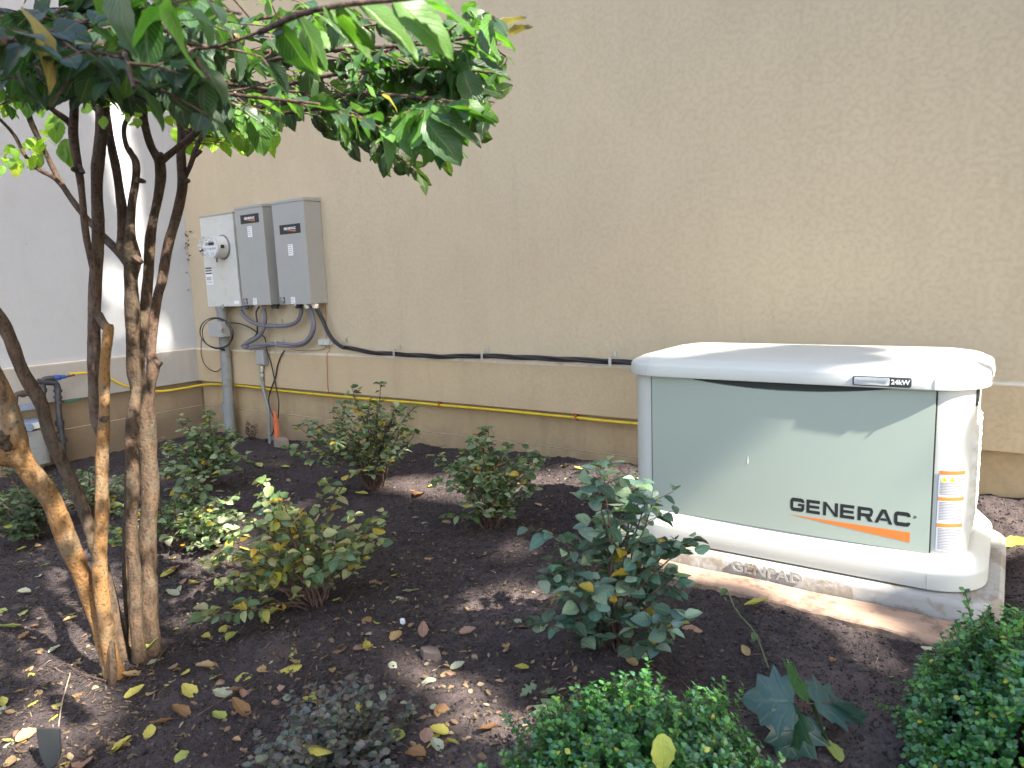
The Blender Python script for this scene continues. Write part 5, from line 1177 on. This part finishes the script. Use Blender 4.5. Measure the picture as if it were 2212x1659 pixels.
# leaves one can point to
for a in [(325, 1420, 'lime', .085, None, 'large yellow-green leaf leaning against the foot of the tree', .03), (690, 1690, 'yellow', .07, None, 'broad yellow leaf resting on the low purple-grey shrub', .10),
          (2192, 1178, 'yellow', .08, None, 'bright yellow leaf on the soil right of the generator', .0), (2035, 1346, 'yellow', .06, None, 'bright yellow leaf on the board beside the dark boxwood', .03), (1635, 1323, 'yellow', .07, .2, 'flat yellow leaf just in front of the timber board', .01),
          (1452, 1290, 'yellow', .06, None, 'curled yellow leaf at the right edge of the blue-green shrub', .02), (935, 1055, 'yellow', .05, None, 'small yellow leaf at the edge of the sunlit patch', .0), (625, 1448, 'yellow', .07, None, 'broad cream-yellow leaf below the broad shrub', .005)]:
    fallen(*a)
for (u, v, k, s) in [(520, 1468, 'yellow', .06), (375, 1292, 'pale', .05), (365, 1243, 'yellow', .06), (283, 1420, 'tan', .05), (410, 1500, 'yellow', .055), (472, 1440, 'tan', .06), (500, 1385, 'lime', .06), (490, 1365, 'yellow', .05),
        (635, 1410, 'lime', .06), (265, 1613, 'yellow', .055), (180, 1338, 'yellow', .05), (165, 1330, 'yellow', .05), (40, 1330, 'lime', .06), (22, 1365, 'lime', .065), (98, 1228, 'lime', .035), (390, 1282, 'pale', .05), (575, 1447, 'tan', .05), (540, 1495, 'pink', .05),
        (735, 1398, 'brown', .06), (915, 1373, 'pink', .06), (900, 1640, 'brown', .055), (1065, 1232, 'pale', .06), (1057, 1595, 'brown', .05), (870, 1295, 'pale', .045), (925, 1132, 'pale', .055), (860, 1248, 'yellow', .05), (405, 1640, 'lime', .055), (660, 1190, 'tan', .05),
        (885, 1078, 'brown', .07), (905, 1072, 'brown', .08), (700, 1115, 'pale', .06), (950, 1590, 'yellow', .05), (855, 1610, 'lime', .05), (510, 1505, 'pink', .06), (565, 1050, 'yellow', .04), (1385, 1420, 'pale', .04), (1365, 1440, 'tan', .04), (560, 1012, 'lime', .06), (1120, 1135, 'brown', .07),
        (1010, 1375, 'pink', .05), (390, 1545, 'brown', .07), (350, 1570, 'brown', .055), (520, 1540, 'brown', .07), (470, 1480, 'pink', .055), (60, 1600, 'tan', .05), (180, 1660, 'pink', .06), (30, 1660, 'tan', .05)]: fallen(u, v, k, s)
kk = ['tan', 'brown', 'pink', 'tan', 'pale', 'yellow', 'yellow', 'lime']
cnt = 0; tr = 0
while cnt < 200 and tr < 5000:
    tr += 1; u = random.uniform(0, 1250) if random.random() < .8 else random.uniform(1100, 2212); v = random.uniform(970, 1659)
    if u > 1500 and v < 1400 and random.random() < .8: continue
    if u > 1000 and random.random() < .45: continue
    p = pxg(u, v)
    if p[0] < .1 or p[1] > -.05 or blocked(p[0], p[1]): continue
    fallen(u, v, kk[random.randrange(8)], random.uniform(.025, .06)); cnt += 1
# many small dry leaf scraps too numerous to count
lf = Leaves(); rs = np.random.default_rng(9)
for k in range(1500):
    u = rs.uniform(0, 1400)**1. ; v = rs.uniform(960, 1659); p = pxg(u, v)
    if p[0] < .05 or p[1] > -.03 or blocked(p[0], p[1]): continue
    cc = [(.20, .12, .07), (.28, .18, .11), (.13, .08, .05), (.34, .25, .17)][rs.integers(4)]; a = rs.uniform(0, 2*pi)
    lf.add(T_DEAD[rs.integers(4)], np.array([p[0], p[1], float(gfull(p[0], p[1]))+.005]), [math.cos(a), math.sin(a), .1], np.array([0, 0, 1.])+rv(.35), rs.uniform(.008, .026), np.array(cc), rs.uniform(.7, 1.4))
tag(lf.build('leaf_litter', MT['leaf_dead']), 'small dry leaf scraps scattered over the mulch', 'leaf litter', kind='stuff')
# the yellow leaf caught on the front hedge
hd = float((pxg(1395, 1760)-CAM)@FH)-.17
a_ = at(1428, 1585, hd); b_ = at(1442, 1690, hd-.02); lf = Leaves(); lf.add(T_DEAD[1], np.zeros(3), b_-a_, unit(-FW+[0, 0, .4]), float(np.linalg.norm(b_-a_)), np.array((.40, .45, .09)), 1.0)
o = lf.build('fallen_leaf', MT['leaf_dead']); o.location = [float(q) for q in a_]; tag(o, 'large yellow-green leaf caught on the front of the bottom middle boxwood', 'leaf')
# dead twigs
for k, (u0, v0, u1, v1) in enumerate([(365, 1400, 295, 1500), (520, 1600, 560, 1540), (720, 1380, 770, 1280), (655, 1520, 680, 1440), (1470, 1480, 1530, 1530), (1950, 1345, 2000, 1385), (230, 1480, 150, 1450), (420, 1560, 560, 1480), (860, 1000, 990, 960)]):
    a = pxg(u0, v0)+[0, 0, .015]; b = pxg(u1, v1)+[0, 0, .02]; m = (a+b)/2+rv(.008)
    lab = ['thin dark twig lying in front of the tree foot', 'short pale twig in the mulch left of the purple-grey shrub', 'thin twig sticking out from under the broad shrub', 'thin twig beside the purple-grey shrub tips', 'thin twig lying right of the blue-green shrub', 'pale twig by the end of the timber board', 'thin root-like twig left of the tree foot', 'long thin twig across the mulch at the lower left', 'long arching bare twig near the wall foot'][k]
    tag(G().tube(smooth([a, m, b], 6), np.linspace(.0028, .0012, 13), 5, wob=.15).build('twig', MT['twig']), lab, 'twig')
q = pxg(930, 1420); irregular('clod', blob(q, .045, .022, 9, .3), float(gbase(q[0], q[1]))+.0, .03, plain('hard_soil', (.12, .09, .078), .95, var=.3, bmp=.8, bscale=60), 'brown lump of hard soil right of the broad shrub', 'clod', .006)
q = onZ(2180, 1058, .1); tag(G().disc((q[0], q[1], .06), (0, 0, 1), .022, .05, 16).build('drain_cap', MT['galv']), 'small round metal cap in the soil behind the generator', 'cap')
for i, (u, v, s, lab) in enumerate([(1025, 1425, .012, 'small pale stone in the soil right of the brown clod'), (615, 1310, .01, 'tiny pale stone under the broad shrub'), (870, 1345, .011, 'small white pebble right of the broad shrub')]):
    q = pxg(u, v); irregular('pebble', blob(q, s, s*.8, 7), float(gbase(q[0], q[1]))+.002, s*1.2, MT['white' if i == 2 else 'rock'], lab, 'stone', .002)

# ------------------------------------------------------------------ added leaf screen out of view: shades the bed, gaps shape the sun patches
XG = 11.0
def gp(P):
    k = (XG-P[0])/SUN[0]; return P[1]+SUN[1]*k, P[2]+SUN[2]*k
GAPS = []
def gap(P, ry, rz, rot=0.): y, z = gp(np.asarray(P, float)); GAPS.append((y, z, ry, rz, rot))
def build_gaps():
    # side, lid and front-right of the generator, and the ground behind its left end
    gap((6.12, -.58, .55), .22, .22); gap((6.12, -.52, .25), .2, .15); gap((6.0, -.85, .84), .28, .12); gap((5.1, -.9, .84), .10, .07); gap((5.15, -1.15, .18), .05, .025)
    for u, v, ry, rz in [(1330, 1045, .22, .26), (1260, 1045, .24, .26), (1190, 1060, .26, .26), (1130, 1075, .26, .24), (1060, 1060, .22, .2), (990, 1050, .2, .16), (920, 1050, .15, .12), (850, 1045, .10, .07)]: gap(pxg(u, v), ry, rz)
    gap(pxg(2170, 1150), .25, .25)
    # streaks over the panel
    for x, z, ry, rz in [(5.97, .62, .07, .20), (5.78, .50, .03, .15), (5.98, .25, .03, .10), (5.62, .26, .025, .08), (5.3, .12, .05, .02)]: gap((x, -1.12, z), ry, rz)
    # wall streak
    for u, v, ry, rz in [(215, 100, .10, .3), (228, 180, .09, .25), (242, 250, .07, .2), (258, 330, .05, .2), (272, 400, .035, .2), (290, 480, .02, .2), (308, 560, .0, .16), (324, 620, -.02, .12)]: gap(onW2(u, v), ry, rz)
    for u, v, r_ in [(245, 620, .02), (232, 600, .02), (262, 640, .02), (350, 740, .03), (345, 700, .02), (255, 700, .015), (348, 860, .02), (256, 870, .012)]: gap(onW2(u, v), r_, r_*1.3)
    # dapples in the bed
    for u, v, ry, rz in [(820, 1370, .05, .012), (900, 1440, .06, .012), (1010, 1330, .06, .012), (1120, 1200, .08, .015), (1060, 1280, .05, .01), (1250, 1560, .08, .02), (1650, 1280, .08, .02), (1900, 1420, .08, .015), (560, 980, .05, .02), (600, 1000, .07, .03), (1200, 1290, .06, .012), (985, 1500, .07, .05), (1030, 1550, .07, .05), (600, 1420, .04, .01), (60, 1560, .03, .012), (370, 1260, .04, .02), (1500, 1240, .12, .03), (1800, 1330, .10, .03), (660, 1200, .07, .05), (720, 1190, .06, .06), (640, 1090, .05, .05), (560, 1120, .04, .04)]: gap(pxg(u, v), ry, rz)
    # lower orange trunks, dapples on the others
    for u, v, ry, rz in [(60, 1000, .07, .07), (100, 1060, .06, .07), (150, 1150, .06, .07), (200, 1260, .05, .07), (222, 1000, .03, .09), (220, 1120, .03, .09), (216, 1230, .03, .08), (226, 860, .02, .05)]: gap(at(u, v, 2.1), ry, rz)
    for u, v in [(335, 1255), (340, 1340), (262, 1330), (275, 1390)]: gap(at(u, v, 2.25), .015, .03)
    # visible crown
    rc = np.random.default_rng(44)
    for k in range(34): gap(at(rc.uniform(430, 1080), rc.uniform(0, 330), rc.uniform(1.1, 2.2)), rc.uniform(.02, .09), rc.uniform(.02, .08))
    for u, v, d_, ry, rz in [(760, 60, .85, .12, .12), (870, 80, .8, .12, .12), (520, 285, 3.2, .35, .25), (430, 280, 2.9, .2, .16), (560, 110, 1.6, .10, .06), (640, 60, 1.2, .1, .08), (720, 250, 1.5, .08, .05), (980, 250, 1.4, .10, .05), (60, 320, 2.3, .15, .1), (340, 120, 1.4, .06, .05), (420, 40, 1.4, .08, .06), (480, 150, 1.8, .08, .06)]: gap(at(u, v, d_), ry, rz)
build_gaps()
def leaf_gobo():
    t = thing('leaf_gobo', (XG+.8, -6.0, -.05), 'added tree-shaped leaf screen, out of view, that shades the bed', 'tree')
    r = np.random.default_rng(3); V = []; F = []; T = []; UV = []; n = 0
    ga = np.array(GAPS); y0, y1, z0, z1 = -7., 2.2, 2.6, 15.5
    N_ = 26000; c = 0; lf = Leaves()
    for k in range(N_):
        y = r.uniform(y0, y1); z = r.uniform(z0, z1); s = r.uniform(.18, .30)
        q = ((y-ga[:, 0])/(ga[:, 2]+s*.5))**2+((z-ga[:, 1])/(ga[:, 3]+s*.5))**2
        if (q < 1).any(): continue
        e = ((y+2.4)/5.0)**2+((z-9)/6.8)**2
        if e > 1+.12*math.sin(y*5)+.1*math.sin(z*4): continue
        p = np.array([XG, y, z])+SUN*r.uniform(-.55, .55); az = r.uniform(0, 2*pi)
        s1 = unit(np.cross(SUN, [0, 0, 1])); s2 = np.cross(SUN, s1); d = s1*math.cos(az)+s2*math.sin(az)
        lf.add(T_SML[0], p-d*s*.5, d, unit(SUN+r.normal(0, .2, 3)), s, np.array((.04, .10, .025))*(1+r.uniform(-.3, .3)), 1.9)
    lf.build('crown', MT['leaf_tree'], t)  # leaf cards of the added screen, left open at the gaps
    g = G(); g.tube(smooth([(XG+.8, -6.0, -.3), (XG+.75, -5.9, 1.5), (XG+.9, -6.1, 3.5), (XG+.7, -5.9, 6), (XG+.8, -5.7, 10)], 6), np.linspace(.28, .08, 25), 14, wob=.04)
    for k in range(9):
        a = np.array([XG+.8, -5.9, 3.2+k*.75]); e = a+np.array([.3*r.uniform(-1, 1), (-1)**k*r.uniform(.8, 1.5), r.uniform(.8, 2)]); g.tube(smooth([a, (a+e)/2+[.3, 0, .3], e], 5), np.linspace(.09, .02, 11), 8)
    g.build('trunk', MT['bark'], t)  # trunk and limbs added to carry the leaf screen
leaf_gobo()
